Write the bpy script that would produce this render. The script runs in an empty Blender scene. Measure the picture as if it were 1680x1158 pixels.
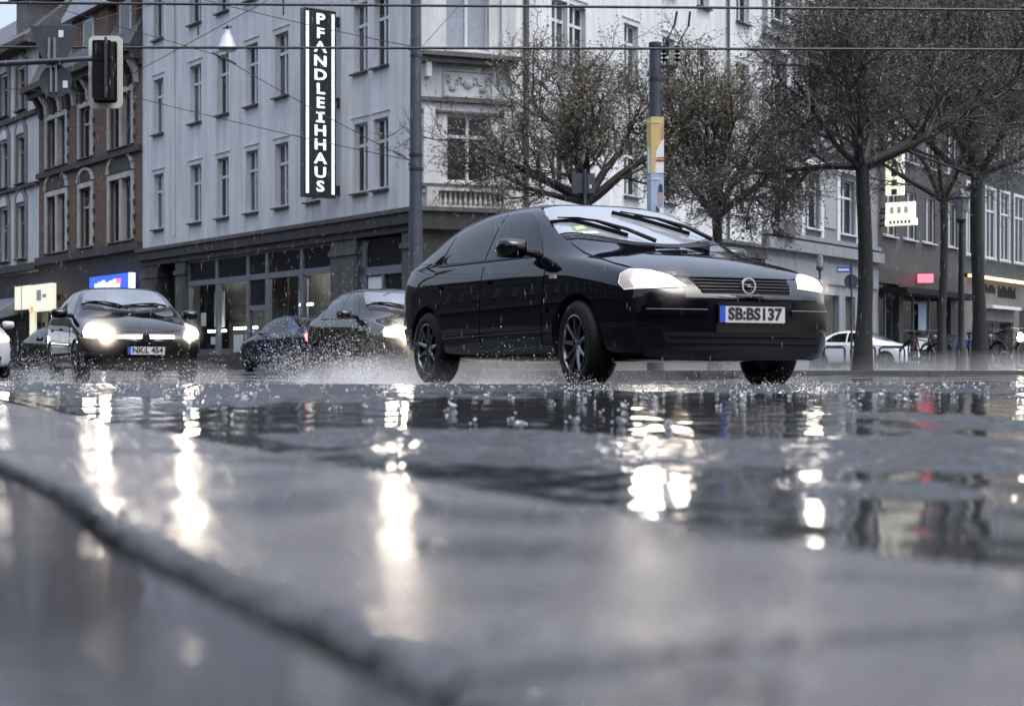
import bpy, bmesh, math, random
from mathutils import Vector, Matrix
from mathutils.bvhtree import BVHTree

# ------------------------------------------------------------------ camera, sky, sun, exposure
SC = bpy.context.scene
COL = SC.collection
F, CX, YH, CAMH = 2600.0, 840.0, 602.0, 0.127      # focal length in photo pixels, principal column, horizon row, lens height
cd = bpy.data.cameras.new('camera'); CAM = bpy.data.objects.new('camera', cd); COL.objects.link(CAM)
cd.sensor_width = 36.0; cd.lens = F / 1680 * 36
cd.shift_y = (YH - 579) / 1680
CAM.location = (0, 0, CAMH); CAM.rotation_euler = (math.radians(90), 0, 0)
cd.clip_start = 0.05; cd.clip_end = 2000
cd.dof.use_dof = True; cd.dof.focus_distance = 11.0; cd.dof.aperture_fstop = cd.lens / 1000 / 0.0098
cd.dof.aperture_blades = 9
SC.camera = CAM

world = bpy.data.worlds.new('World'); SC.world = world; world.use_nodes = True
nt = world.node_tree; bg = nt.nodes['Background']
sky = nt.nodes.new('ShaderNodeTexSky'); sky.sky_type = 'NISHITA'; sky.sun_disc = False
SUN_EL, SUN_ROT = math.radians(68), math.radians(125)   # high behind the camera, to the right
sky.sun_elevation = SUN_EL; sky.sun_rotation = SUN_ROT
sky.air_density = 1.0; sky.dust_density = 3.0; sky.ozone_density = 2.0
hs = nt.nodes.new('ShaderNodeHueSaturation'); hs.inputs['Saturation'].default_value = 0.6
nt.links.new(sky.outputs[0], hs.inputs['Color']); # an overcast sky: evenly brighter from the horizon up to the zenith
tcw = nt.nodes.new('ShaderNodeTexCoord'); spw = nt.nodes.new('ShaderNodeSeparateXYZ'); nt.links.new(tcw.outputs['Generated'], spw.inputs[0])
mrw = nt.nodes.new('ShaderNodeMapRange'); mrw.inputs[1].default_value = 0; mrw.inputs[2].default_value = 1; mrw.inputs[3].default_value = 0.6; mrw.inputs[4].default_value = 2.9; nt.links.new(spw.outputs[2], mrw.inputs[0])
scw = nt.nodes.new('ShaderNodeVectorMath'); scw.operation = 'SCALE'; nt.links.new(hs.outputs[0], scw.inputs[0]); nt.links.new(mrw.outputs[0], scw.inputs['Scale'])
nt.links.new(scw.outputs[0], bg.inputs[0])
bg.inputs[1].default_value = 0.12
sl = bpy.data.lights.new('sun', 'SUN'); sl.energy = 0.5; sl.angle = math.radians(40); sl.color = (1.0, 0.97, 0.94)
so = bpy.data.objects.new('sun', sl); COL.objects.link(so)
sd = Vector((math.sin(SUN_ROT) * math.cos(SUN_EL), math.cos(SUN_ROT) * math.cos(SUN_EL), math.sin(SUN_EL)))
so.rotation_euler = sd.to_track_quat('Z', 'Y').to_euler(); so.location = (8, -6, 20)
vs = SC.view_settings; vs.view_transform = 'Standard'; vs.look = 'None'; vs.gamma = 1.0; vs.use_curve_mapping = False
vs.exposure = 0.95
SC.render.engine = 'CYCLES'
cy = SC.cycles
cy.use_denoising = True
try: cy.denoiser = 'OPENIMAGEDENOISE'
except Exception: pass
cy.max_bounces = 8; cy.diffuse_bounces = 2; cy.glossy_bounces = 4; cy.transmission_bounces = 4; cy.transparent_max_bounces = 12
cy.volume_bounces = 0; cy.caustics_reflective = False; cy.caustics_refractive = False
cy.sample_clamp_indirect = 6.0; cy.volume_step_rate = 2.0

RND = random.Random(7)
def R(a, b): return RND.uniform(a, b)
def W(px, py, Y): return Vector(((px - CX) / F * Y, Y, CAMH + (YH - py) / F * Y))

# ------------------------------------------------------------------ materials
def P(m): return m.node_tree.nodes['Principled BSDF']
def mat(name, col, rough=0.6, metal=0.0, var=0.0, vscale=3.0, bump=0.0, bscale=40.0, emit=None, estr=0.0, coat=0.0, ior=None, alpha=None, spec=None, streak=0.0):
    m = bpy.data.materials.new(name); m.use_nodes = True; n = m.node_tree; b = P(m)
    c = (col[0], col[1], col[2], 1)
    b.inputs['Base Color'].default_value = c
    b.inputs['Roughness'].default_value = rough; b.inputs['Metallic'].default_value = metal
    if ior: b.inputs['IOR'].default_value = ior
    if spec is not None: b.inputs['Specular IOR Level'].default_value = spec
    if coat: b.inputs['Coat Weight'].default_value = coat; b.inputs['Coat Roughness'].default_value = 0.04
    if emit: b.inputs['Emission Color'].default_value = (*emit, 1); b.inputs['Emission Strength'].default_value = estr
    if var or bump or streak:
        tc = n.nodes.new('ShaderNodeTexCoord')
    if var or streak:
        no = n.nodes.new('ShaderNodeTexNoise'); no.inputs['Scale'].default_value = vscale; no.inputs['Detail'].default_value = 6; no.inputs['Roughness'].default_value = 0.65
        n.links.new(tc.outputs['Object'], no.inputs['Vector'])
        mr = n.nodes.new('ShaderNodeMapRange'); mr.inputs[1].default_value = 0.3; mr.inputs[2].default_value = 0.7
        mr.inputs[3].default_value = 1 - var; mr.inputs[4].default_value = 1 + var
        n.links.new(no.outputs[0], mr.inputs[0])
        val = mr.outputs[0]
        if streak:      # rain-washed dirt running down a wall
            mp = n.nodes.new('ShaderNodeMapping'); mp.inputs['Scale'].default_value = (2.2, 2.2, 0.16)
            n.links.new(tc.outputs['Object'], mp.inputs[0])
            n2 = n.nodes.new('ShaderNodeTexNoise'); n2.inputs['Scale'].default_value = 1.6; n2.inputs['Detail'].default_value = 5
            n.links.new(mp.outputs[0], n2.inputs['Vector'])
            m2 = n.nodes.new('ShaderNodeMapRange'); m2.inputs[1].default_value = 0.35; m2.inputs[2].default_value = 0.68
            m2.inputs[3].default_value = 1.0; m2.inputs[4].default_value = 1 - streak
            n.links.new(n2.outputs[0], m2.inputs[0])
            mm = n.nodes.new('ShaderNodeMath'); mm.operation = 'MULTIPLY'
            n.links.new(val, mm.inputs[0]); n.links.new(m2.outputs[0], mm.inputs[1]); val = mm.outputs[0]
        mx = n.nodes.new('ShaderNodeVectorMath'); mx.operation = 'SCALE'; mx.inputs[0].default_value = col[:3]
        n.links.new(val, mx.inputs['Scale']); n.links.new(mx.outputs[0], b.inputs['Base Color'])
    if bump:
        nb = n.nodes.new('ShaderNodeTexNoise'); nb.inputs['Scale'].default_value = bscale; nb.inputs['Detail'].default_value = 4
        n.links.new(tc.outputs['Object'], nb.inputs['Vector'])
        bp = n.nodes.new('ShaderNodeBump'); bp.inputs['Strength'].default_value = bump; bp.inputs['Distance'].default_value = 0.02
        n.links.new(nb.outputs[0], bp.inputs['Height']); n.links.new(bp.outputs[0], b.inputs['Normal'])
    return m

def glass_mat(name, tint, trans):
    m = bpy.data.materials.new(name); m.use_nodes = True; n = m.node_tree; n.nodes.remove(P(m))
    out = n.nodes['Material Output']
    t = n.nodes.new('ShaderNodeBsdfTransparent'); t.inputs[0].default_value = (*tint, 1)
    g = n.nodes.new('ShaderNodeBsdfGlossy'); g.inputs['Roughness'].default_value = 0.03
    lw = n.nodes.new('ShaderNodeLayerWeight'); pw = n.nodes.new('ShaderNodeMath'); pw.operation = 'POWER'; pw.inputs[1].default_value = 5; n.links.new(lw.outputs['Facing'], pw.inputs[0])
    fr = n.nodes.new('ShaderNodeMath'); fr.operation = 'MULTIPLY_ADD'; fr.inputs[1].default_value = 0.92; fr.inputs[2].default_value = 0.04; n.links.new(pw.outputs[0], fr.inputs[0])
    lw.inputs[0].default_value = 0.5
    mx = n.nodes.new('ShaderNodeMixShader')
    n.links.new(fr.outputs[0], mx.inputs[0]); n.links.new(t.outputs[0], mx.inputs[1]); n.links.new(g.outputs[0], mx.inputs[2])
    n.links.new(mx.outputs[0], out.inputs[0])
    return m

def wet_ground(name, col, mask_scale, mask_lo, mask_hi, r_dry, r_wet, grain, gscale, ripple, rscale, col_wet=None, stretch=(1, 1, 1), lump=0.0, lscale=6.0, gdist=0.01):
    """wet paving: rough grain that glistens, with smooth water standing in the hollows"""
    m = bpy.data.materials.new(name); m.use_nodes = True; n = m.node_tree; b = P(m); L = n.links
    tc = n.nodes.new('ShaderNodeTexCoord')
    mp = n.nodes.new('ShaderNodeMapping'); mp.inputs['Scale'].default_value = stretch; L.new(tc.outputs['Object'], mp.inputs[0])
    no = n.nodes.new('ShaderNodeTexNoise'); no.inputs['Scale'].default_value = mask_scale; no.inputs['Detail'].default_value = 5; no.inputs['Roughness'].default_value = 0.6
    L.new(mp.outputs[0], no.inputs['Vector'])
    mr = n.nodes.new('ShaderNodeMapRange'); mr.interpolation_type = 'SMOOTHSTEP'; mr.inputs[1].default_value = mask_lo; mr.inputs[2].default_value = mask_hi
    L.new(no.outputs[0], mr.inputs[0])
    def mixv(a, c):
        x = n.nodes.new('ShaderNodeMapRange'); x.inputs[3].default_value = a; x.inputs[4].default_value = c; L.new(mr.outputs[0], x.inputs[0]); return x.outputs[0]
    L.new(mixv(r_dry, r_wet), b.inputs['Roughness'])
    mc = n.nodes.new('ShaderNodeMix'); mc.data_type = 'RGBA'; L.new(mr.outputs[0], mc.inputs[0])
    mc.inputs[6].default_value = (*col, 1); mc.inputs[7].default_value = (*(col_wet or col), 1)
    L.new(mc.outputs[2], b.inputs['Base Color'])
    b.inputs['IOR'].default_value = 1.45
    g1 = n.nodes.new('ShaderNodeTexNoise'); g1.inputs['Scale'].default_value = gscale; g1.inputs['Detail'].default_value = 3
    L.new(tc.outputs['Object'], g1.inputs['Vector'])
    b1 = n.nodes.new('ShaderNodeBump'); b1.inputs['Distance'].default_value = gdist
    L.new(mixv(grain, 0.0), b1.inputs['Strength']); L.new(g1.outputs[0], b1.inputs['Height'])
    g2 = n.nodes.new('ShaderNodeTexNoise'); g2.inputs['Scale'].default_value = rscale; g2.inputs['Detail'].default_value = 2
    L.new(tc.outputs['Object'], g2.inputs['Vector'])
    b2 = n.nodes.new('ShaderNodeBump'); b2.inputs['Distance'].default_value = 0.01; b2.inputs['Strength'].default_value = ripple
    L.new(g2.outputs[0], b2.inputs['Height']); L.new(b1.outputs[0], b2.inputs['Normal'])
    last = b2
    if lump:
        g3 = n.nodes.new('ShaderNodeTexNoise'); g3.inputs['Scale'].default_value = lscale; g3.inputs['Detail'].default_value = 4
        L.new(tc.outputs['Object'], g3.inputs['Vector'])
        b3 = n.nodes.new('ShaderNodeBump'); b3.inputs['Distance'].default_value = 0.02; b3.inputs['Strength'].default_value = lump
        L.new(g3.outputs[0], b3.inputs['Height']); L.new(b2.outputs[0], b3.inputs['Normal']); last = b3
    L.new(last.outputs[0], b.inputs['Normal'])
    return m

M = {}
M['asphalt'] = wet_ground('wet asphalt', (0.05, 0.051, 0.056), 0.6, 0.46, 0.55, 0.50, 0.04, 1.0, 75, 0.10, 16, (0.02, 0.02, 0.022), (0.7, 1.1, 1), 0.0, gdist=0.03)
M['kerb'] = wet_ground('wet granite kerb', (0.085, 0.085, 0.092), 6.0, 0.46, 0.62, 0.20, 0.08, 1.0, 150, 1.0, 55, (0.035, 0.035, 0.039), (1, 1, 1), 0.9, 8.0)
M['footway'] = wet_ground('wet footway slab', (0.03, 0.03, 0.034), 2.0, 0.40, 0.6, 0.12, 0.07, 0.10, 60, 0.14, 12)
M['pavement'] = wet_ground('wet pavement', (0.12, 0.12, 0.125), 0.7, 0.45, 0.6, 0.4, 0.1, 0.5, 60, 0.1, 20)
M['joint'] = mat('dark joint', (0.006, 0.006, 0.006), 0.95, spec=0.1)
M['stucco'] = mat('grey painted render', (0.60, 0.61, 0.62), 0.85, var=0.07, vscale=0.8, bump=0.25, bscale=30, streak=0.22)
M['stucco_light'] = mat('pale painted render', (0.57, 0.58, 0.59), 0.8, var=0.06, vscale=0.8, bump=0.2, bscale=30, streak=0.2)
M['stucco_corner'] = mat('pale render on corner bay', (0.53, 0.53, 0.53), 0.8, var=0.09, vscale=1.6, bump=0.25, bscale=25, streak=0.25)
M['stucco_blue'] = mat('blue grey render', (0.19, 0.20, 0.215), 0.8, var=0.08, vscale=0.9, streak=0.2)
M['stucco_brown'] = mat('brown grey cladding', (0.052, 0.050, 0.048), 0.75, var=0.1, vscale=0.9, streak=0.2)
M['green_clad'] = mat('dark green cladding', (0.020, 0.030, 0.030), 0.5, var=0.1, vscale=0.7)
M['white_wall'] = mat('white washed wall', (0.55, 0.55, 0.58), 0.85, var=0.1, vscale=0.7, streak=0.25)
M['dark_stone'] = mat('dark wet stone', (0.036, 0.033, 0.031), 0.6, var=0.25, vscale=1.5, bump=0.3, bscale=14, streak=0.3)
M['pier_stone'] = mat('grey brown stone pier', (0.085, 0.08, 0.077), 0.7, var=0.2, vscale=2, streak=0.3)
M['sandstone'] = mat('weathered sandstone', (0.46, 0.44, 0.41), 0.8, var=0.2, vscale=2.5, streak=0.3)
M['shop_stone'] = mat('pale shop stone', (0.13, 0.118, 0.105), 0.7, var=0.2, vscale=2, streak=0.3)
M['sand_dark'] = mat('sooty sandstone', (0.05, 0.044, 0.04), 0.8, var=0.3, vscale=2.5)
M['tan_trim'] = mat('tan stone trim', (0.19, 0.165, 0.145), 0.8, var=0.2, vscale=2.5)
M['slate'] = mat('wet slate roof', (0.05, 0.048, 0.05), 0.5, var=0.3, vscale=3, bump=0.6, bscale=18)
M['zinc'] = mat('wet zinc sheet', (0.30, 0.32, 0.36), 0.3, metal=0.6, var=0.15)
M['frame_white'] = mat('white window paint', (0.50, 0.51, 0.53), 0.5)
M['frame_grey'] = mat('grey window paint', (0.24, 0.25, 0.27), 0.5)
M['sill_dark'] = mat('dark sill', (0.05, 0.05, 0.055), 0.5)
M['pane'] = mat('window glass', (0.015, 0.018, 0.022), 0.05, ior=1.42)
M['curtain_pane'] = mat('window glass with net curtain', (0.24, 0.26, 0.30), 0.06, var=0.12, vscale=9, ior=1.55)
M['curtain_dim'] = mat('window glass with dim curtain', (0.075, 0.08, 0.09), 0.06, var=0.5, vscale=1.3, ior=1.5)
M['shop_glass'] = glass_mat('shop glass', (0.92, 0.95, 0.95), 1)
M['shop_metal'] = mat('grey shopfront metal', (0.17, 0.18, 0.2), 0.4, metal=0.2)
M['shop_dark'] = mat('dark shop interior', (0.05, 0.045, 0.04), 0.8, var=0.3)
M['shop_wall'] = mat('shop interior wall', (0.19, 0.185, 0.17), 0.8, var=0.3, vscale=2)
M['paper'] = mat('white paper', (0.7, 0.7, 0.68), 0.7)
M['wood'] = mat('brown board', (0.16, 0.10, 0.06), 0.6, var=0.2)
M['tube_light'] = mat('lit tube', (1, 1, 1), 0.5, emit=(1.0, 0.97, 0.91), estr=7)
M['sign_white'] = mat('lit sign white', (0.9, 0.9, 0.9), 0.4, emit=(0.93, 1.0, 0.98), estr=0.6)
M['sign_warm'] = mat('lit sign warm', (0.9, 0.9, 0.8), 0.4, emit=(1.0, 0.92, 0.62), estr=0.32)
M['sign_blue'] = mat('lit sign blue', (0.05, 0.12, 0.7), 0.4, emit=(0.04, 0.11, 0.85), estr=0.6)
M['sign_red'] = mat('lit red sign', (0.8, 0.05, 0.08), 0.4, emit=(1.0, 0.12, 0.18), estr=1.4)
M['sign_orange'] = mat('orange print', (0.8, 0.25, 0.08), 0.4, emit=(1.0, 0.4, 0.15), estr=0.5)
M['sign_dark'] = mat('dark sign board', (0.028, 0.032, 0.034), 0.4)
M['warm_strip'] = mat('warm lit soffit', (1, 0.8, 0.5), 0.5, emit=(1.0, 0.68, 0.36), estr=0.9)
M['steel'] = mat('galvanised steel', (0.055, 0.062, 0.078), 0.42, metal=0.35, var=0.25, vscale=5, bump=0.1)
M['steel_light'] = mat('pale steel', (0.30, 0.32, 0.35), 0.4, metal=0.5)
M['black'] = mat('matt black', (0.008, 0.008, 0.009), 0.55, spec=0.12)
M['black_iron'] = mat('black painted iron', (0.02, 0.021, 0.023), 0.35)
M['wire'] = mat('black cable', (0.008, 0.008, 0.009), 0.6)
M['cream'] = mat('cream edge', (0.52, 0.51, 0.45), 0.5)
M['signback'] = mat('grey back of road sign', (0.06, 0.068, 0.08), 0.45, metal=0.3, var=0.15)
M['lamp_white'] = mat('white lamp enamel', (0.42, 0.43, 0.48), 0.35)
M['bark'] = mat('wet bark', (0.011, 0.0095, 0.009), 0.65, var=0.35, vscale=9, bump=0.6, bscale=30)
M['twig'] = mat('twigs', (0.048, 0.041, 0.033), 0.75)
M['bud'] = mat('budding leaves', (0.150, 0.132, 0.088), 0.7, var=0.5, vscale=2.0)
M['bud_dark'] = mat('dark budding leaves', (0.085, 0.076, 0.060), 0.7, var=0.5, vscale=2.0)
M['tyre'] = mat('tyre rubber', (0.008, 0.008, 0.008), 0.6, spec=0.2, bump=0.3, bscale=60)
M['rim'] = mat('alloy rim', (0.17, 0.17, 0.18), 0.22, metal=0.9)
M['rim_dark'] = mat('dark rim well', (0.02, 0.02, 0.021), 0.4, metal=0.5)
M['trim'] = mat('black plastic trim', (0.008, 0.008, 0.009), 0.35, spec=0.15)
M['liner'] = mat('wheel arch liner', (0.006, 0.006, 0.006), 0.9)
M['chrome'] = mat('chrome', (0.75, 0.76, 0.8), 0.12, metal=1.0)
M['car_glass'] = mat('tinted car glass', (0.004, 0.005, 0.006), 0.02, ior=1.36)
M['windscreen'] = mat('rain covered windscreen', (0.19, 0.205, 0.22), 0.05, ior=2.8, bump=0.012, bscale=30)
M['lamp_lens'] = mat('lit headlamp glass', (0.8, 0.8, 0.8), 0.15, emit=(1.0, 0.93, 0.82), estr=0.16, var=0.2, vscale=30)
M['lamp_core'] = mat('lit headlamp reflector', (1, 1, 1), 0.3, emit=(1.0, 0.90, 0.76), estr=42)
M['windscreen_clear'] = mat('wet windscreen', (0.08, 0.088, 0.1), 0.05, ior=2.4, var=0.35, vscale=2.5)
M['lamp_off'] = mat('unlit headlamp lens', (0.4, 0.4, 0.42), 0.08, coat=1.0)
M['lamp_lens_dim'] = mat('headlamp clear lens', (0.5, 0.5, 0.52), 0.08, coat=1.0, emit=(1.0, 0.92, 0.8), estr=0.35)
M['indicator'] = mat('grey indicator lens', (0.36, 0.31, 0.28), 0.12, coat=1.0)
M['tail'] = mat('lit tail lamp', (0.6, 0.02, 0.02), 0.2, emit=(1.0, 0.12, 0.12), estr=3.5)
M['plate'] = mat('white number plate', (0.5, 0.5, 0.5), 0.4)
M['plate_blue'] = mat('blue plate band', (0.02, 0.07, 0.45), 0.4)
M['ink'] = mat('black print', (0.015, 0.015, 0.015), 0.5)
M['drop'] = mat('water drops', (0.85, 0.86, 0.88), 0.15, ior=1.33)
M['rain'] = mat('falling drops', (0.42, 0.43, 0.45), 0.1, ior=1.33)
M['bike'] = mat('dark bicycle paint', (0.02, 0.022, 0.026), 0.35)
M['blue_tarp'] = mat('blue tarpaulin', (0.02, 0.05, 0.22), 0.5)
M['yellow'] = mat('yellow poster print', (0.55, 0.40, 0.15), 0.55, var=0.05)
M['pale_blue'] = mat('pale blue poster print', (0.32, 0.41, 0.52), 0.55, var=0.1)
M['skin'] = mat('poster skin tone', (0.42, 0.26, 0.20), 0.6)
M['red_print'] = mat('dark red print', (0.28, 0.03, 0.06), 0.6)
M['navy'] = mat('navy print', (0.02, 0.03, 0.07), 0.6)
M['green_print'] = mat('green print', (0.10, 0.32, 0.14), 0.6)

def paint(name, col, flake=0.0):
    m = mat(name, col, 0.35, coat=1.0)
    P(m).inputs['Specular IOR Level'].default_value = 0.0
    P(m).inputs['Coat Roughness'].default_value = 0.03
    P(m).inputs['Coat IOR'].default_value = 1.47
    return m
M['paint_black'] = paint('black blue car paint', (0.003, 0.003, 0.006))
M['paint_dark'] = paint('dark brown black car paint', (0.004, 0.0035, 0.0035))
M['paint_grey'] = paint('dark grey car paint', (0.008, 0.008, 0.009))
M['paint_blue'] = paint('dark blue car paint', (0.010, 0.012, 0.035))
M['paint_white'] = paint('white car paint', (0.66, 0.68, 0.72))
M['paint_silver'] = paint('silver car paint', (0.38, 0.39, 0.41))

# ------------------------------------------------------------------ mesh helpers
class MB:
    """collects shapes into one mesh"""
    def __init__(s, T=None): s.v = []; s.f = []; s.mi = []; s.T = T; s.cur = 0
    def add(s, vs, fs):
        o = len(s.v)
        if s.T is not None: vs = [s.T @ Vector(p) for p in vs]
        s.v += [tuple(p) for p in vs]
        for f in fs: s.f.append(tuple(i + o for i in f)); s.mi.append(s.cur)
    def quad(s, a, b, c, d): s.add([a, b, c, d], [(0, 1, 2, 3)])
    def box(s, x0, x1, y0, y1, z0, z1):
        s.add([(x0, y0, z0), (x1, y0, z0), (x1, y1, z0), (x0, y1, z0), (x0, y0, z1), (x1, y0, z1), (x1, y1, z1), (x0, y1, z1)],
              [(0, 3, 2, 1), (4, 5, 6, 7), (0, 1, 5, 4), (1, 2, 6, 5), (2, 3, 7, 6), (3, 0, 4, 7)])
    def tube(s, pts, rad, n=6, cap=True):
        pts = [Vector(p) for p in pts]; k = len(pts)
        if not hasattr(rad, '__len__'): rad = [rad] * k
        vs = []; fs = []; prev = None
        for i, p in enumerate(pts):
            d = (pts[min(i + 1, k - 1)] - pts[max(i - 1, 0)])
            d = d.normalized() if d.length > 1e-9 else Vector((0, 0, 1))
            if prev is None:
                a = Vector((0, 0, 1)) if abs(d.z) < 0.9 else Vector((1, 0, 0)); x = d.cross(a).normalized()
            else:
                x = prev - d * prev.dot(d); x = x.normalized() if x.length > 1e-6 else d.orthogonal().normalized()
            prev = x; y = d.cross(x)
            for j in range(n):
                t = 2 * math.pi * j / n; vs.append(p + (x * math.cos(t) + y * math.sin(t)) * rad[i])
        for i in range(k - 1):
            for j in range(n):
                a = i * n + j; b = i * n + (j + 1) % n; fs.append((a, b, b + n, a + n))
        if cap: fs.append(tuple(reversed(range(n)))); fs.append(tuple(range((k - 1) * n, k * n)))
        s.add(vs, fs)
    def prism(s, poly, h0, h1, axis='y'):
        """poly in the two other axes (x,z for y; x,y for z; y,z for x), extruded along axis"""
        n = len(poly)
        def mk(p, h): return {'y': (p[0], h, p[1]), 'z': (p[0], p[1], h), 'x': (h, p[0], p[1])}[axis]
        vs = [mk(p, h0) for p in poly] + [mk(p, h1) for p in poly]
        fs = [tuple(range(n)), tuple(reversed(range(n, 2 * n)))]
        fs += [(i, i + n, (i + 1) % n + n, (i + 1) % n) for i in range(n)]
        s.add(vs, fs)
    def lathe(s, prof, n=24, axis='z', c=(0, 0, 0), closed=False):
        """prof = [(radius, height)]"""
        vs = []; fs = []; k = len(prof); c = Vector(c)
        for r, h in prof:
            for j in range(n):
                t = 2 * math.pi * j / n; a, b = r * math.cos(t), r * math.sin(t)
                vs.append(c + Vector({'z': (a, b, h), 'y': (a, h, b), 'x': (h, a, b)}[axis]))
        kk = k if closed else k - 1
        for i in range(kk):
            for j in range(n):
                a = i * n + j; b = i * n + (j + 1) % n; i2 = ((i + 1) % k) * n
                fs.append((a, b, i2 + (j + 1) % n, i2 + j))
        s.add(vs, fs)
    def mesh(s, name, mats, smooth=False, angle=None):
        me = bpy.data.meshes.new(name); me.from_pydata(s.v, [], s.f)
        for m in (mats if isinstance(mats, (list, tuple)) else [mats]): me.materials.append(m)
        if any(s.mi): me.polygons.foreach_set('material_index', s.mi)
        bm = bmesh.new(); bm.from_mesh(me); bmesh.ops.recalc_face_normals(bm, faces=bm.faces); bm.to_mesh(me); bm.free()
        if smooth:
            me.polygons.foreach_set('use_smooth', [True] * len(me.polygons))
            if angle: me.set_sharp_from_angle(angle=math.radians(angle))
        me.update(); return me
    def build(s, name, mats, parent=None, smooth=False, angle=40):
        return link(name, s.mesh(name, mats, smooth, angle), parent)

def link(name, me, parent=None, M4=None):
    o = bpy.data.objects.new(name, me); COL.objects.link(o)
    if parent is not None: o.parent = parent
    if M4 is not None: o.matrix_local = M4
    return o
def tag(o, label, cat, group=None):
    o['label'] = label; o['category'] = cat
    if group: o['group'] = group
    return o
def thing(name, loc, label, cat, group=None, rz=0.0):
    o = bpy.data.objects.new(name, None); COL.objects.link(o); o.location = loc; o.rotation_euler = (0, 0, rz)
    o.empty_display_size = 0.3
    return tag(o, label, cat, group)
def children(o): return [c for c in bpy.data.objects if c.parent is o]
def kind(o, k): o['kind'] = k; return o

def text_mesh(s, size, ext=0.004, bold=0.0, space=1.0):
    cu = bpy.data.curves.new('lettering', 'FONT'); cu.body = s; cu.size = size; cu.extrude = ext; cu.offset = bold
    cu.align_x = 'CENTER'; cu.align_y = 'CENTER'; cu.space_character = space; cu.resolution_u = 3
    t = bpy.data.objects.new('t', cu); COL.objects.link(t)
    dg = bpy.context.evaluated_depsgraph_get()
    me = bpy.data.meshes.new_from_object(t.evaluated_get(dg)); bpy.data.objects.remove(t)
    me.name = 'lettering'
    return me
def frame(origin, xdir):
    """matrix with local x along xdir (horizontal), y = x turned left, z up"""
    x = Vector((xdir[0], xdir[1], 0)).normalized(); y = Vector((-x.y, x.x, 0)); o = Vector(origin)
    return Matrix(((x.x, y.x, 0, o.x), (x.y, y.y, 0, o.y), (0, 0, 1, o.z), (0, 0, 0, 1)))
# ------------------------------------------------------------------ ground
KN = [(-60, 0.0), (2, 0.0), (5.5, 0.026), (8, 0.026), (11.3, -0.01), (17, -0.085), (24, -0.11), (34, -0.06), (45, 0.03), (70, 0.06), (900, 0.06)]
def ground_z(Y):
    for (a, za), (b, zb) in zip(KN, KN[1:]):
        if a <= Y <= b:
            t = (Y - a) / (b - a); t = t * t * (3 - 2 * t); return za + (zb - za) * t
    return KN[-1][1]
def ground_at(x, y):
    """the carriageway dips on the left, the side towards the trees stays level"""
    z = ground_z(y)
    if y > 9:
        t = min(1, max(0, (x - 1.5) / 4.0)); t = t * t * (3 - 2 * t)
        lvl = 0.0 + 0.03 * min(1, max(0, (y - 20) / 25)); z = z + (max(z, lvl) - z) * t
    return z
ys = [-40, -10, -3, 0] + [0.5 * i for i in range(1, 100)] + [52, 56, 60, 70, 90, 150, 300, 800]
xs = [-600, -200, -80, -40, -20, -10, -5, -2, 0, 1, 2, 3, 4, 5, 6, 7, 10, 20, 40, 80, 200, 600]
mb = MB()
mb.add([(x, y, ground_at(x, y)) for y in ys for x in xs],
       [(j * len(xs) + i, j * len(xs) + i + 1, (j + 1) * len(xs) + i + 1, (j + 1) * len(xs) + i) for j in range(len(ys) - 1) for i in range(len(xs) - 1)])
kind(mb.build('road', M['asphalt'], smooth=True), 'structure')

# kerb beside the camera: a curved run of long stones, then the footway slab
def spline(pts, n):
    out = []
    p = [Vector(q) for q in pts]; p = [2 * p[0] - p[1]] + p + [2 * p[-1] - p[-2]]
    for i in range(1, len(p) - 2):
        for k in range(n):
            t = k / n; a, b, c, d = p[i - 1], p[i], p[i + 1], p[i + 2]
            out.append(0.5 * ((2 * b) + (c - a) * t + (2 * a - 5 * b + 4 * c - d) * t * t + (3 * b - a - 3 * c + d) * t ** 3))
    out.append(p[-2]); return out
KP = [(-8.0, 18.5), (-3.9, 9.9), (-1.78, 5.4), (-0.92, 3.45), (-0.20, 1.82), (0.10, 1.17), (0.27, 0.87), (0.62, 0.30), (1.2, -0.6), (2.6, -2.6)]
kl = spline([(x, y, 0) for x, y in KP], 12)
def resample(pl, step):
    out = [pl[0]]; acc = 0
    for a, b in zip(pl, pl[1:]):
        L = (b - a).length
        while acc + L >= step:
            t = (step - acc) / L; a = a + (b - a) * t; out.append(a); L = (b - a).length; acc = 0
        acc += L
    return out
kl = resample(kl, 0.05)
def knorm(i):
    d = (kl[min(i + 1, len(kl) - 1)] - kl[max(i - 1, 0)]).normalized(); return Vector((d.y, -d.x, 0))   # towards the footway
KPROF = [(0.0, -0.10), (0.0, -0.012), (0.006, 0.006), (0.02, 0.017), (0.05, 0.025), (0.11, 0.030), (0.20, 0.032), (0.30, 0.034), (0.366, 0.034), (0.373, 0.031), (0.376, 0.024), (0.3765, -0.10)]
def kw(y): return 1 + 0.24 * min(1.6, max(0, (1.35 - y) / 0.8))      # the stones widen a little where the corner begins
flip = 1 if knorm(len(kl) // 2).x < 0 else -1
kerb_bed = MB()
vs = []; fs = []
for i in range(len(kl)):
    n_ = knorm(i) * flip
    vs += [kl[i] + n_ * 0.02 + Vector((0, 0, 0.004)), kl[i] + n_ * 0.47 + Vector((0, 0, 0.004))]
fs = [(2 * i, 2 * i + 1, 2 * i + 3, 2 * i + 2) for i in range(len(kl) - 1)]
kerb_bed.add(vs, fs)
kerb = kind(kerb_bed.build('kerb', M['joint']), 'structure')
STEP = 26; start = 3
edges = list(range(start, len(kl) - 1, STEP))
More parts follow.
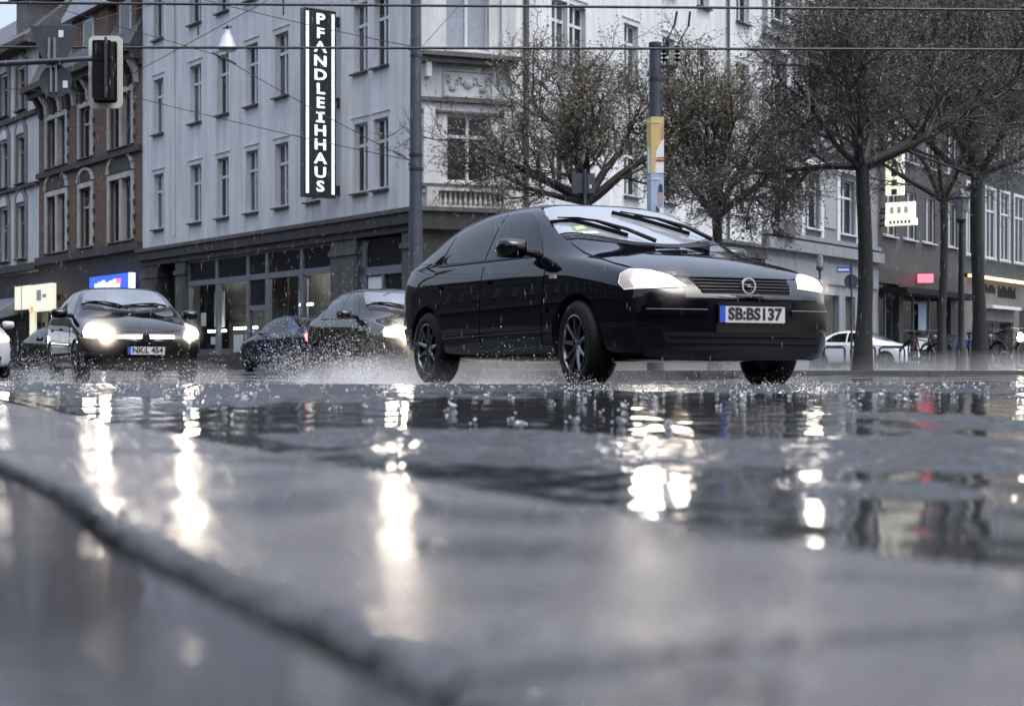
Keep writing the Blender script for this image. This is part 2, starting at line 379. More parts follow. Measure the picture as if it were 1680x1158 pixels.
for a in edges:
    b = min(a + STEP, len(kl) - 1)
    if b - a < 4: continue
    m_ = MB(); vs = []; k = len(KPROF)
    for i in range(a, b + 1):
        n_ = knorm(i) * flip; p = kl[i]; dz = 0
        d = (kl[min(i + 1, len(kl) - 1)] - kl[max(i - 1, 0)]).normalized()
        if i == a: p = p + d * 0.004; dz = -0.004
        if i == b: p = p - d * 0.004; dz = -0.004
        vs += [p + n_ * q * kw(p.y) + Vector((0, 0, z + (dz if z > 0 else 0))) for q, z in KPROF]
    fs = [(j * k + i, j * k + i + 1, (j + 1) * k + i + 1, (j + 1) * k + i) for j in range(b - a) for i in range(k - 1)]
    fs += [tuple(range(k)), tuple(reversed(range((b - a) * k, (b - a + 1) * k)))]
    m_.add(vs, fs); m_.build('kerb_stone', M['kerb'], kerb, smooth=True, angle=50)
fw = MB(); vs = []
for i in range(len(kl)):
    n_ = knorm(i) * flip
    vs += [kl[i] + n_ * (0.376 * kw(kl[i].y) + 0.013) + Vector((0, 0, -0.05)), kl[i] + n_ * (0.376 * kw(kl[i].y) + 0.013) + Vector((0, 0, 0.020)), kl[i] + n_ * (0.376 * kw(kl[i].y) + 0.017) + Vector((0, 0, 0.030)), kl[i] + n_ * 3.5 + Vector((0, 0, 0.030))]
    y_ = kl[i].y; sl_ = -0.004 * min(1.6, max(0, y_ - 0.42))
    for q_ in (1, 2, 3): vs[-4 + q_] = vs[-4 + q_] + Vector((0, 0, sl_))
    vs[-1].z = 0.03 - 0.004 * min(1.6, max(0, vs[-1].y - 0.42))
fw.cur = 1; fw.add(vs, [(4 * i + q, 4 * i + q + 1, 4 * i + q + 5, 4 * i + q + 4) for i in range(len(kl) - 1) for q in (0, 1)])
fw.cur = 0; fw.add(vs, [(4 * i + 2, 4 * i + 3, 4 * i + 7, 4 * i + 6) for i in range(len(kl) - 1)])
kind(fw.build('footway', [M['footway'], M['joint']]), 'structure')
# grit and beads of water on the stones
gr = MB(); rg = random.Random(5)
for i in range(900):
    j = rg.randint(0, len(kl) - 2); p = kl[j]
    if p.y < 0.2 or p.y > 6: continue
    q = rg.uniform(0.03, 0.36) if rg.random() < 0.8 else rg.uniform(0.43, 0.9)
    c_ = p + knorm(j) * flip * q * kw(p.y); a = rg.uniform(0.0012, 0.0036) * (1.6 if rg.random() < 0.06 else 1)
    zt = 0.031 if q < 0.4 else 0.0295
    o_ = [(c_.x + a * math.cos(t), c_.y + a * math.sin(t), zt) for t in [math.pi * k / 3 for k in range(6)]]
    gr.add(o_ + [(c_.x + a * 0.6 * math.cos(t + 0.3), c_.y + a * 0.6 * math.sin(t + 0.3), zt + a * 0.7) for t in [math.pi * k / 3 for k in range(6)]] + [(c_.x, c_.y, zt + a * 0.85)],
           [(k, (k + 1) % 6, 6 + (k + 1) % 6, 6 + k) for k in range(6)] + [(6 + k, 6 + (k + 1) % 6, 12) for k in range(6)])
M['grit'] = mat('wet grit', (0.05, 0.048, 0.046), 0.12)
kind(gr.build('grit', M['grit'], smooth=True), 'stuff')
# gutter water lying against the kerb
gw = MB(); vs = []
for i in range(len(kl)):
    n_ = knorm(i) * flip; w = 0.10 + 0.06 * math.sin(i * 0.13) + 0.05 * math.sin(i * 0.31 + 1)
    vs += [kl[i] + n_ * 0.03 + Vector((0, 0, ground_z(kl[i].y) + 0.005)), kl[i] - n_ * w + Vector((0, 0, ground_z(kl[i].y) + 0.004))]
gw.add(vs, [(2 * i, 2 * i + 1, 2 * i + 3, 2 * i + 2) for i in range(len(kl) - 1)])
M['water'] = wet_ground('gutter water', (0.012, 0.012, 0.013), 1.0, 0.2, 0.4, 0.06, 0.04, 0.0, 60, 0.12, 18)
kind(gw.build('gutter_water', M['water'], smooth=True), 'structure')

# worn surface of the carriageway near the viewer: coarse stones stand proud, water fills the hollows
from mathutils import noise as NZ
def build_surface():
    vs = []; wet = []; rows = []
    y = 0.9
    while y < 14.5:
        rows.append(y); y += 0.012 + 0.0042 * y
    NX = 520
    for y in rows:
        kxr = min(((abs(p.y - y), p.x) for p in kl))[1]
        xa, xb = -0.36 * y - 0.25, 0.36 * y + 0.25
        for i in range(NX + 1):
            x = xa + (xb - xa) * i / NX
            m = NZ.fractal(Vector((x * 0.75 + 3.1, y * 0.62 + 7.7, 0.3)), 1.0, 2.0, 3) * 0.5 + 0.06 * math.sin(y * 2.1 + x * 0.7)
            def bump_(v, a, c, w): return min(1, max(0, (v - a) / w)) * min(1, max(0, (c - v) / w))
            q = 0.34 * bump_(y, 2.35, 6.0, 0.35) * bump_(x + 0.10 * y, 0.05, 9, 0.6) + 0.30 * bump_(y, 0.9, 1.95, 0.2) * bump_(x, 0.2, 9, 0.25)
            q += 0.22 * bump_(y, 2.6, 4.6, 0.4) * bump_(x, -0.9, 0.4, 0.3) + 0.2 * bump_(y, 9.5, 13.5, 0.6) - 0.14 * bump_(y, 1.95, 2.4, 0.15) - 0.10 * bump_(y, 6.0, 8.5, 0.5)
            q += 0.55 * min(1, max(0, (0.34 - (x - kxr) * 0.9) / 0.22)) * (1 if y < 6 else 0.3)
            q += 0.16 * bump_(x, 0.1, 9, 0.4) * bump_(y, 0.9, 5.5, 0.3)
            m = m * 1.3 + q - 0.15 + 0.35 * NZ.noise(Vector((x * 2.2, y * 2.0, 4.4))) * (0.35 + q) + 0.30 * NZ.noise(Vector((x * 6.5, y * 4.5, 6.4))) + 0.16 * NZ.noise(Vector((x * 19, y * 9, 3.3)))
            t = min(1, max(0, m / 0.10)); t = t * t * (3 - 2 * t)
            g = NZ.noise(Vector((x * 17, y * 15, 1.7))) * 0.0056 + NZ.noise(Vector((x * 46, y * 30, 5.1))) * 0.0026 + NZ.noise(Vector((x * 4.5, y * 4, 8.1))) * 0.0030
            rp = NZ.noise(Vector((x * 9, y * 7, 9.9))) * 0.0016 + NZ.noise(Vector((x * 31, y * 22, 2.2))) * 0.0007
            vs.append((x, y, ground_at(x, y) + 0.008 + g * (1 - t) + rp * t - 0.0015 * t)); wet.append(t)
    k = NX + 1
    # leave out whatever lies under the kerb
    side_ = []
    ky = [(p.y, p.x) for p in kl]
    def kerb_x(y):
        best = min(ky, key=lambda q: abs(q[0] - y)); return best[1]
    kx = [kerb_x(y) for y in rows]
    fs = []
    for j in range(len(rows) - 1):
        for i in range(NX):
            if vs[j * k + i][0] > kx[j] + 0.004: fs.append((j * k + i, j * k + i + 1, (j + 1) * k + i + 1, (j + 1) * k + i))
    me = bpy.data.meshes.new('wet_road_surface'); me.from_pydata(vs, [], fs)
    at = me.attributes.new('wet', 'FLOAT', 'POINT'); at.data.foreach_set('value', wet)
    me.polygons.foreach_set('use_smooth', [True] * len(me.polygons))
    m = mat('wet worn asphalt', (0.026, 0.027, 0.03), 0.4); n = m.node_tree; bs = P(m)
    a = n.nodes.new('ShaderNodeAttribute'); a.attribute_name = 'wet'
    def mp(lo, hi, sock):
        q = n.nodes.new('ShaderNodeMapRange'); q.inputs[3].default_value = lo; q.inputs[4].default_value = hi; n.links.new(a.outputs['Fac'], q.inputs[0]); n.links.new(q.outputs[0], sock); return q
    mp(0.13, 0.05, bs.inputs['Roughness'])
    tc = n.nodes.new('ShaderNodeTexCoord'); g = n.nodes.new('ShaderNodeTexNoise'); g.inputs['Scale'].default_value = 140; g.inputs['Detail'].default_value = 2
    n.links.new(tc.outputs['Object'], g.inputs['Vector'])
    bp = n.nodes.new('ShaderNodeBump'); bp.inputs['Distance'].default_value = 0.006; n.links.new(g.outputs[0], bp.inputs['Height']); mp(0.6, 0.02, bp.inputs['Strength']); n.links.new(bp.outputs[0], bs.inputs['Normal'])
    me.materials.append(m)
    kind(link('wet_road_surface', me), 'structure')
build_surface()

# pavement in front of the far buildings
DL = Vector((-0.5777, 0.8163, 0)); DR = Vector((0.5713, 0.8207, 0))
CL = Vector((-2.456, 42.56, 0)); CR = Vector((0.084, 43.5, 0))
PV = 0.065
pts = [(40, 20), (14, 24.6), (6, 24.6), (2.2, 25.3), (-1.6, 30.0), (-3.6, 36.5), (-4.4, 40.8), (-4.4 - 0.5777 * 45, 40.8 + 0.8163 * 45), (-30, 110), (60, 110)]
pl = resample(spline([(x, y, 0) for x, y in pts[:8]], 8), 0.5)
mb = MB()
top = [Vector((p.x, p.y, PV)) for p in pl] + [Vector((-30, 110, PV)), Vector((60, 110, PV))]
mb.add(top, [tuple(range(len(top)))])
kind(mb.build('pavement', M['pavement']), 'structure')
mb = MB()
for a, b in zip(pl, pl[1:]):
    d = (b - a).normalized(); n_ = Vector((d.y, -d.x, 0))
    if n_.y > 0: n_ = -n_
    q = [a, b, b - n_ * -0.14, a - n_ * -0.14]
    zz = [PV + 0.006] * 4
    mb.add([Vector((v.x, v.y, z)) for v, z in zip(q, zz)] + [Vector((v.x, v.y, -0.2)) for v in q], [(0, 1, 2, 3), (0, 4, 5, 1), (1, 5, 6, 2), (2, 6, 7, 3), (3, 7, 4, 0)])
kind(mb.build('pavement_kerb', M['pier_stone']), 'structure')
# ------------------------------------------------------------------ buildings
def u_on(px, O, D):            # distance along a facade line at a picture column
    k = (px - CX) / F
    return (k * O.y - O.x) / (D.x - k * D.y)
def cut(a, b, cuts):
    return sorted({a, b, *[c for c in cuts if a < c < b]})
def wall_with_openings(mb, u0, u1, z0, z1, ops, reveal=0.24):
    """flat wall at y=0 with real openings and their reveals going inwards (+y)"""
    us = cut(u0, u1, [q for o in ops for q in o[:2]]); zs = cut(z0, z1, [q for o in ops for q in o[2:4]])
    for a, b in zip(us, us[1:]):
        for c, d in zip(zs, zs[1:]):
            um, zm = (a + b) / 2, (c + d) / 2
            if any(o[0] < um < o[1] and o[2] < zm < o[3] for o in ops): continue
            mb.quad((a, 0, c), (b, 0, c), (b, 0, d), (a, 0, d))
    for a, b, c, d in [o[:4] for o in ops]:
        r = reveal
        mb.quad((a, 0, c), (a, r, c), (a, r, d), (a, 0, d)); mb.quad((b, 0, c), (b, 0, d), (b, r, d), (b, r, c))
        mb.quad((a, 0, c), (b, 0, c), (b, r, c), (a, r, c)); mb.quad((a, 0, d), (a, r, d), (b, r, d), (b, 0, d))
WCACHE = {}
def window(root, T, u0, u1, z0, z1, style='cross', frame_m='frame_white', pane_m='pane', sill='sill_dark', sill_w=0.14, y=0.15):
    """one window: frame mesh (part) with its panes and sill as sub-parts"""
    w, h = round(u1 - u0, 2), round(z1 - z0, 2)
    key = (w, h, style, frame_m, pane_m, sill, y)
    if key not in WCACHE:
        fm = MB(); t = 0.055; d0, d1 = y, y + 0.07
        fm.box(0, t, d0, d1, 0, h); fm.box(w - t, w, d0, d1, 0, h)
        fm.box(t, w - t, d0, d1, 0, t); fm.box(t, w - t, d0, d1, h - t, h)
        if style in ('cross', 'tee'): vs_ = [w / 2]
        elif style == 'triple': vs_ = [w / 3, 2 * w / 3]
        else: vs_ = []
        hz = h * 0.68 if style in ('cross', 'single_t') else None
        for v in vs_: fm.box(v - t * 0.75, v + t * 0.75, d0 - 0.012, d1 + 0.002, t, h - t)
        if hz: fm.box(t, w - t, d0 - 0.02, d1 + 0.004, hz - t * 0.8, hz + t * 0.8)
        us = [t] + [q for v in vs_ for q in (v - t * 0.75, v + t * 0.75)] + [w - t]
        zs = [t, h - t] if not hz else [t, hz - t * 0.8, hz + t * 0.8, h - t]
        panes = []
        for i in range(0, len(us), 2):
            for j in range(0, len(zs), 2):
                pm = MB(); tilt = 0.004
                pm.box(us[i] + 0.001, us[i + 1] - 0.001, y + 0.03, y + 0.042, zs[j] + 0.001, zs[j + 1] - 0.001)
                panes.append(pm.mesh('pane', M[pane_m]))
        sm = None
        if sill:
            b = MB(); b.prism([(0.0, -0.09), (sill_w, -0.09), (sill_w, -0.045), (0.0, -0.02)], -0.05, w + 0.05, 'x')
            b.v = [(x, -yy, z) for x, yy, z in b.v]; sm = b.mesh('sill', M[sill])
        WCACHE[key] = (fm.mesh('window', M[frame_m]), panes, sm)
    fr, panes, sm = WCACHE[key]
    o = link('window', fr, root, T @ Matrix.Translation((u0, 0, z0)))
    for p in panes: link('pane', p, o)
    if sm: link('sill', sm, o)
    return o
def part(name, root, T, fn, m, **k):
    b = MB(T); fn(b); return b.build(name, m, root, **k)
def parts(name, root, T, fn, m):
    """each box of boxes(...) as a part of its own"""
    for q in fn.bs: part(name, root, T, boxes(q), m)
def boxes(*bs):
    def fn(b):
        for q in bs: b.box(*q)
    fn.bs = bs
    return fn

# --- the grey corner building ---------------------------------------------------------------
TL = frame(CL, -DL); TC = frame(CL, CR - CL); TR = frame(CR, DR)
WC = (CR - CL).length
corner = thing('corner_building', (0, 0, PV), 'big grey rendered corner building with dark shop floor and lit vertical sign on its front', 'building')
def Z(z): return z - PV
TLp, TCp, TRp = (Matrix.Translation((0, 0, -PV)) @ q for q in (TL, TC, TR))
def uL(px): return -u_on(px, CL, DL)          # negative, away from the corner
def uR(px): return u_on(px, CR, DR)
UL1 = uL(234.0); TOPZ = 14.3
cols = [(252, 268), (311, 330), (356, 375), (403, 423), (451, 473), (503, 524), (580, 603), (613, 637)]
rowsL = [(5.12, 7.08), (8.55, 10.5), (11.95, 13.9)]
opsL = []
for a, b in cols:
    for z0, z1 in rowsL:
        opsL.append((uL(a), uL(b), z0, z1))
GZ = 4.42
def left_wall(b):
    wall_with_openings(b, UL1, 0, GZ, TOPZ, opsL, 0.26)
part('wall', corner, TLp, left_wall, M['stucco'])
rw_ = random.Random(4)
for o in opsL: window(corner, TLp, *o, pane_m='curtain_dim' if rw_.random() < 0.3 else 'pane')
for a, b, c, d in opsL: part('lintel_moulding', corner, TLp, boxes((a - 0.12, b + 0.12, -0.035, 0.0, d + 0.16, d + 0.2)), M['stucco'])
# a downpipe and a seam in the render near the far end
pp = MB(TLp); pp.tube([(uL(287), -0.05, GZ + 0.3), (uL(287), -0.05, TOPZ)], 0.035, 6); pp.build('downpipe', M['stucco'], corner)
# ledge and dark cornice band over the shop floor
part('ledge', corner, TLp, boxes((UL1, 0, -0.32, 0.1, GZ - 0.12, GZ)), M['pier_stone'])
part('cornice', corner, TLp, boxes((UL1, 0, -0.24, 0.05, GZ - 0.42, GZ - 0.122), (UL1, 0, -0.12, 0.05, GZ - 0.62, GZ - 0.422)), M['dark_stone'])
# shop floor: stone piers between tall glazed bays
piers = [(234, 262), (290, 306), (545, 588), (662, 690)]
for a, b in piers:
    part('pier', corner, TLp, boxes((uL(a), uL(b), -0.06, 0.5, 0.06, GZ - 0.622), (uL(a) - 0.06, uL(b) + 0.06, -0.12, 0.5, 0.06, 0.55),
         (uL(a) - 0.05, uL(b) + 0.05, -0.12, 0.4, 3.35, 3.5), (uL(a) + 0.1, uL(b) - 0.1, -0.09, 0.4, 1.5, 3.2)), M['pier_stone'] if a > 250 else M['dark_stone'])
part('doorway', corner, TLp, boxes((uL(262) , uL(290), 0.35, 0.5, 0.06, GZ - 0.622)), M['black'])
mull = [306, 353, 404, 435, 492, 545]
def shop_bars(b):
    u0, u1 = uL(306), uL(545)
    for x in mull: b.box(uL(x) - 0.09, uL(x) + 0.09, 0.05, 0.2, 0.1, 3.75)
    b.box(u0, u1, 0.06, 0.19, 2.92, 3.1); b.box(u0, u1, 0.04, 0.21, 3.72, 3.82)
    b.box(uL(404), uL(435), 0.06, 0.19, 1.95, 2.1)
part('shopfront_frame', corner, TLp, shop_bars, M['shop_metal'])
part('stall_riser', corner, TLp, boxes((uL(306), uL(404), 0.03, 0.25, 0.05, 0.55), (uL(435), uL(545), 0.03, 0.25, 0.05, 0.55)), M['dark_stone'])
for a, b in zip(mull, mull[1:]):
    u0, u1 = uL(a) + 0.09, uL(b) - 0.09
    part('transom_pane', corner, TLp, boxes((u0, u1, 0.12, 0.13, 3.1, 3.72)), M['pane'])
    part('shop_pane', corner, TLp, lambda b: b.quad((u0, 0.125, 0.55 if a != 404 else 0.1), (u1, 0.125, 0.55 if a != 404 else 0.1), (u1, 0.125, 2.92 if a != 404 else 1.95), (u0, 0.125, 2.92 if a != 404 else 1.95)), M['shop_glass'])
    if a == 404: part('shop_pane', corner, TLp, boxes((u0, u1, 0.12, 0.13, 2.1, 2.92)), M['pane'])
part('shop_interior', corner, TLp, lambda b: (b.quad((uL(306), 1.6, 0), (uL(545), 1.6, 0), (uL(545), 1.6, 3.8), (uL(306), 1.6, 3.8)), b.quad((uL(306), 0.25, 3.3), (uL(306), 1.6, 3.3), (uL(545), 1.6, 3.3), (uL(545), 0.25, 3.3)),
     b.quad((uL(306), 0.25, 0.05), (uL(545), 0.25, 0.05), (uL(545), 1.6, 0.05), (uL(306), 1.6, 0.05))), M['shop_wall'])
part('back_panel', corner, TLp, boxes((uL(306), uL(435), 1.2, 1.25, 1.75, 3.2), (uL(510), uL(530), 1.2, 1.25, 0.1, 3.2), (uL(404), uL(435), 0.8, 0.85, 0.1, 3)), M['shop_dark'])
part('hanging_panel', corner, TLp, boxes((uL(312), uL(328), 0.9, 0.93, 1.5, 2.75), (uL(447), uL(462), 0.9, 0.93, 1.2, 2.9), (uL(512), uL(524), 0.9, 0.93, 1.3, 2.9)), M['paper'])
part('display_counter', corner, TLp, boxes((uL(306), uL(404), 0.5, 1.1, 0.1, 0.75), (uL(435), uL(500), 0.6, 1.1, 0.1, 1.0)), M['shop_wall'])
for a, b in [(315, 395), (440, 535)]:
    part('interior_fill', corner, TLp, boxes((uL(a), uL(b), 0.9, 0.98, 3.22, 3.28)), M['tube_light'])  # added glowing strips that brighten the shop interior
for a, b, z in [(321, 349, 1.32), (363, 400, 1.38), (470, 490, 2.02)]:
    part('tube_light', corner, TLp, boxes((uL(a), uL(b), 0.45, 0.5, z, z + 0.07)), M['tube_light'])
for a, b, z0, z1 in [(328, 340, 0.9, 1.15), (365, 380, 0.62, 1.2), (384, 398, 0.8, 1.2), (312, 320, 1.55, 2.0), (445, 470, 0.7, 1.1)]:
    part('price_card', corner, TLp, boxes((uL(a), uL(b), 0.4, 0.41, z0, z1)), M['paper'])
# bay beside the pier: dark upper light, white poster and brown board
part('shop_pane', corner, TLp, boxes((uL(588), uL(662), 0.16, 0.18, 0.55, 3.75)), M['pane'])
part('shopfront_frame', corner, TLp, boxes((uL(588), uL(662), 0.08, 0.155, 2.72, 2.95), (uL(588), uL(596), 0.08, 0.155, 0.5, 3.75), (uL(622), uL(625), 0.08, 0.157, 0.5, 2.72)), M['shop_metal'])
part('poster', corner, TLp, boxes((uL(597), uL(621), 0.14, 0.155, 1.6, 2.68)), M['paper'])
part('timber_board', corner, TLp, boxes((uL(626), uL(660), 0.10, 0.15, 0.5, 2.25)), M['wood'])
part('stall_riser', corner, TLp, boxes((uL(588), uL(662), 0.03, 0.25, 0.05, 0.5)), M['dark_stone'])

# chamfered corner bay
bw = WC
bay_ops = [(0.75, 1.98, 5.15, 6.95), (0.72, 1.95, 8.72, 10.55), (0.75, 1.98, 12.2, 14.2)]
part('wall', corner, TCp, lambda b: wall_with_openings(b, 0, bw, GZ, TOPZ, bay_ops, 0.2), M['stucco_corner'])
for i, o in enumerate(bay_ops): window(corner, TCp, *o, style='tee' if i else 'cross', pane_m='curtain_pane' if i == 1 else 'pane', sill='stucco_corner')
part('pilaster', corner, TCp, boxes((0.0, 0.42, -0.10, 0.0, 8.6, TOPZ), (0.05, 0.37, -0.14, 0.0, 4.8, 7.1)), M['stucco_corner'])
part('pilaster', corner, TCp, boxes((bw - 0.42, bw, -0.10, 0.0, 8.6, TOPZ), (bw - 0.37, bw - 0.05, -0.14, 0.0, 4.8, 7.1)), M['stucco_corner'])
part('window_ledge', corner, TCp, boxes((-0.05, bw + 0.05, -0.42, 0.0, 8.45, 8.56), (0.02, bw - 0.02, -0.30, 0.0, 8.3, 8.448)), M['pier_stone'])
part('ledge_bracket', corner, TCp, boxes((0.1, 0.24, -0.26, 0.0, 7.9, 8.298), (bw - 0.24, bw - 0.1, -0.26, 0.0, 7.9, 8.298)), M['stucco_corner'])
parts('string_course', corner, TCp, boxes((0.0, bw, -0.12, 0.0, 7.28, 7.38), (0.0, bw, -0.08, 0.0, 6.98, 7.04), (0, bw, -0.2, 0, 4.95, 5.05)), M['pier_stone'])
def relief(b):
    b.box(0.62, 2.06, -0.05, 0.0, 7.42, 7.47); b.box(0.62, 2.06, -0.05, 0.0, 8.12, 8.17)
    b.box(0.62, 0.67, -0.05, 0.0, 7.47, 8.12); b.box(2.01, 2.06, -0.05, 0.0, 7.47, 8.12)
    r = random.Random(3)
    for s in (-1, 1):                        # scrolling leaves curling out from a shield
        for k in range(7):
            cx, cz = 1.34 + s * (0.16 + 0.075 * k), 7.8 + 0.16 * math.sin(k * 1.3)
            pts = [(cx + s * 0.09 * t * math.cos(t * 3.4 + k), -0.03, cz + 0.11 * t * math.sin(t * 3.4 + k)) for t in [i / 7 for i in range(8)]]
            b.tube(pts, [0.045 * (1 - 0.6 * i / 7) for i in range(8)], 6)
    b.lathe([(0.0, -0.09), (0.09, -0.075), (0.14, -0.03), (0.15, 0.0)], 12, 'y', (1.34, 0, 7.8))
part('relief_panel', corner, TCp, relief, M['sandstone'], smooth=True)
def balustrade(b):
    b.box(0.1, bw - 0.1, -0.28, -0.05, 4.86, 4.945); b.box(0.1, bw - 0.1, -0.28, 0.0, 4.42, 4.47)
    n = 13
    for i in range(n):
        x = 0.5 + (bw - 1.0) * i / (n - 1)
        b.lathe([(0.03, 4.47), (0.055, 4.56), (0.03, 4.68), (0.045, 4.86)], 7, 'z', (x, -0.17, 0))
    b.box(0.1, 0.42, -0.28, 0.0, 4.47, 4.86); b.box(bw - 0.42, bw - 0.1, -0.28, 0.0, 4.47, 4.86)
part('balustrade', corner, TCp, balustrade, M['sandstone'])
part('ledge', corner, TCp, boxes((-0.1, bw + 0.1, -0.34, 0.1, GZ - 0.12, GZ - 0.002)), M['pier_stone'])
part('cornice', corner, TCp, boxes((-0.05, bw + 0.05, -0.26, 0.05, GZ - 0.6, GZ - 0.122)), M['dark_stone'])
part('pier', corner, TCp, boxes((0, 0.5, -0.1, 0.3, 0.06, GZ - 0.6), (bw - 0.5, bw, -0.1, 0.3, 0.06, GZ - 0.6)), M['dark_stone'])
part('carved_panel', corner, TCp, boxes((0.5, bw - 0.5, 0.0, 0.3, 2.9, GZ - 0.6), (0.5, bw - 0.5, -0.06, 0.3, 3.3, 3.4), (0.56, 0.8, -0.1, 0.3, 2.4, 3.2), (bw - 0.8, bw - 0.56, -0.1, 0.3, 2.4, 3.2)), M['pier_stone'])
part('entrance_door', corner, TCp, boxes((0.5, bw - 0.5, 0.2, 0.3, 0.06, 2.9)), M['black_iron'])

# right front
UR1 = uR(1250)
colsR = [(905, 931), (934, 961), (1024, 1047), (1087, 1107), (1144, 1163), (1208, 1229)]
rowsR = [(5.38, 7.15), (8.82, 10.62), (12.05, 13.9)]
opsR = [(uR(a), uR(b), z0, z1) for a, b in colsR for z0, z1 in rowsR]
part('wall', corner, TRp, lambda b: wall_with_openings(b, 0, UR1, GZ, TOPZ, opsR, 0.26), M['stucco_light'])
for o in opsR: window(corner, TRp, *o, style='cross' if o[1] - o[0] > 0.5 else 'single_t', pane_m='curtain_dim' if rw_.random() < 0.35 else 'pane')
for a, b, c, d in opsR: part('lintel_moulding', corner, TRp, boxes((a - 0.12, b + 0.12, -0.035, 0.0, d + 0.16, d + 0.2)), M['stucco_light'])
for px in (860, 1192):
    pp = MB(TRp); pp.tube([(uR(px), -0.08, 0.2), (uR(px), -0.08, TOPZ)], 0.075 if px < 900 else 0.05, 8); pp.build('downpipe', M['pier_stone'], corner, smooth=True)
part('ledge', corner, TRp, boxes((0, UR1, -0.3, 0.1, GZ - 0.12, GZ)), M['pier_stone'])
part('cornice', corner, TRp, boxes((0, UR1, -0.22, 0.05, GZ - 0.5, GZ - 0.122)), M['dark_stone'])
ops = [(uR(a), uR(b), 0.5, 3.4) for a, b in [(880, 940), (965, 1020), (1050, 1100), (1130, 1180), (1200, 1240)]]
part('shop_wall', corner, TRp, lambda b: wall_with_openings(b, 0, UR1, 0.05, GZ - 0.5, ops, 0.3), M['pier_stone'])
for o in ops: window(corner, TRp, *o, style='tee', frame_m='shop_metal', sill=None)
# body of the building behind its three fronts
A0 = CL + DL * (-UL1); B0 = CR + DR * UR1
inL = Vector((0.8163, 0.5777, 0)); inR = Vector((-0.8207, 0.5713, 0)); inC = Vector((-(CR - CL).y, (CR - CL).x, 0)).normalized()
e = 0.3
body = MB()
poly = [A0 + inL * e, CL + (inL + inC).normalized() * e * 1.05, CR + (inR + inC).normalized() * e * 1.05, B0 + inR * e, Vector((0.5, 66, 0))]
n = len(poly)
body.add([p + Vector((0, 0, -PV + GZ - 0.3)) for p in poly] + [p + Vector((0, 0, TOPZ - PV)) for p in poly], [tuple(range(n, 2 * n))] + [(i, (i + 1) % n, n + (i + 1) % n, n + i) for i in range(n)])
body.build('building_core', M['shop_dark'], corner)
part('eaves', corner, TLp, boxes((UL1, 0, -0.5, 0.3, TOPZ, TOPZ + 0.3)), M['pier_stone'])
part('eaves', corner, TRp, boxes((0, UR1, -0.5, 0.3, TOPZ, TOPZ + 0.3)), M['pier_stone'])
part('eaves', corner, TCp, boxes((0, bw, -0.5, 0.3, TOPZ, TOPZ + 0.3)), M['pier_stone'])
rf = MB(Matrix.Translation((0, 0, -PV)))
rp = [A0, CL, CR, B0, Vector((0.5, 66, 0))]; zc = Vector((-1.2, 56, TOPZ + 2))
rf.add([p + Vector((0, 0, TOPZ + 0.3)) for p in rp] + [zc], [(i, (i + 1) % 5, 5) for i in range(5)] + [(4, 3, 2, 1, 0)])
rf.build('roof', M['slate'], corner)

# lit vertical sign on brackets
nL = Vector((-0.8163, -0.5777, 0))           # outward from the left front
us_ = uL(556)
base = CL + DL * (-us_)
sign = thing('shop_sign', base + Vector((0, 0, 4.92)), 'tall lit vertical sign reading PFANDLEIHHAUS on the grey corner front', 'sign')
TS = frame((0, 0, 0), -nL)                   # local x runs from the outer edge to the wall, local -y faces the street corner
x0, x1 = -1.20, -0.16; H = 5.42; zb = 0.1
part('sign_box', sign, TS, boxes((x0, x1, -0.12, 0.12, zb, zb + H)), M['sign_dark'])
for ys_ in (-1,):
    part('light_strip', sign, TS, boxes((x0 + 0.06, x0 + 0.145, -0.132, -0.121, zb + 0.1, zb + H - 0.1)), M['sign_white'])
    part('light_strip', sign, TS, boxes((x1 - 0.145, x1 - 0.06, -0.132, -0.121, zb + 0.1, zb + H - 0.1)), M['sign_white'])
for i, ch in enumerate('PFANDLEIHHAUS'):
    me = text_mesh(ch, 0.43, 0.008, 0.008); me.materials.clear(); me.materials.append(M['sign_white'])
    zc = zb + H - 0.30 - i * (H - 0.52) / 12.2
    if ch == 'I':
        b = MB(); b.box(-0.038, 0.038, -0.1, 0.1, -0.008, 0.008); b.box(-0.10, 0.10, 0.1, 0.15, -0.008, 0.008); b.box(-0.10, 0.10, -0.15, -0.1, -0.008, 0.008); me = b.mesh('letter', M['sign_white'])
    sc = Matrix.Diagonal((1.35, 1.0, 1.0, 1.0))
    link('letter', me, sign, TS @ Matrix.Translation(((x0 + x1) / 2, -0.132, zc)) @ Matrix.Rotation(math.radians(90), 4, 'X') @ sc)
for z in (0.2, 2.75, 5.1):
    part('bracket', sign, TS, boxes((x1, 0.0, -0.07, 0.07, z, z + 0.28)), M['black_iron'])

# --- brick house with sandstone trim on the left ------------------------------------------------
OB = A0; DBd = DL
def uB(px): return -(u_on(px, OB, DBd))
brick_house = thing('brick_house', (OB.x, OB.y, PV), 'brown brick house with sandstone window frames and dormers beside the grey corner building', 'building')
TB = frame((0, 0, -PV), -DBd)
M['brick'] = mat('brown brick', (0.16, 0.088, 0.062), 0.85, var=0.2, vscale=2.0, streak=0.25)
nb = M['brick'].node_tree; bt = nb.nodes.new('ShaderNodeTexBrick'); bt.inputs['Scale'].default_value = 1.0
bt.inputs['Brick Width'].default_value = 0.25; bt.inputs['Row Height'].default_value = 0.075; bt.inputs['Mortar Size'].default_value = 0.008
bt.inputs['Color1'].default_value = (0.155, 0.082, 0.046, 1); bt.inputs['Color2'].default_value = (0.10, 0.054, 0.034, 1); bt.inputs['Mortar'].default_value = (0.12, 0.105, 0.1, 1)
tcb = nb.nodes.new('ShaderNodeTexCoord'); mpb = nb.nodes.new('ShaderNodeMapping'); mpb.inputs['Rotation'].default_value = (math.radians(90), 0, 0)
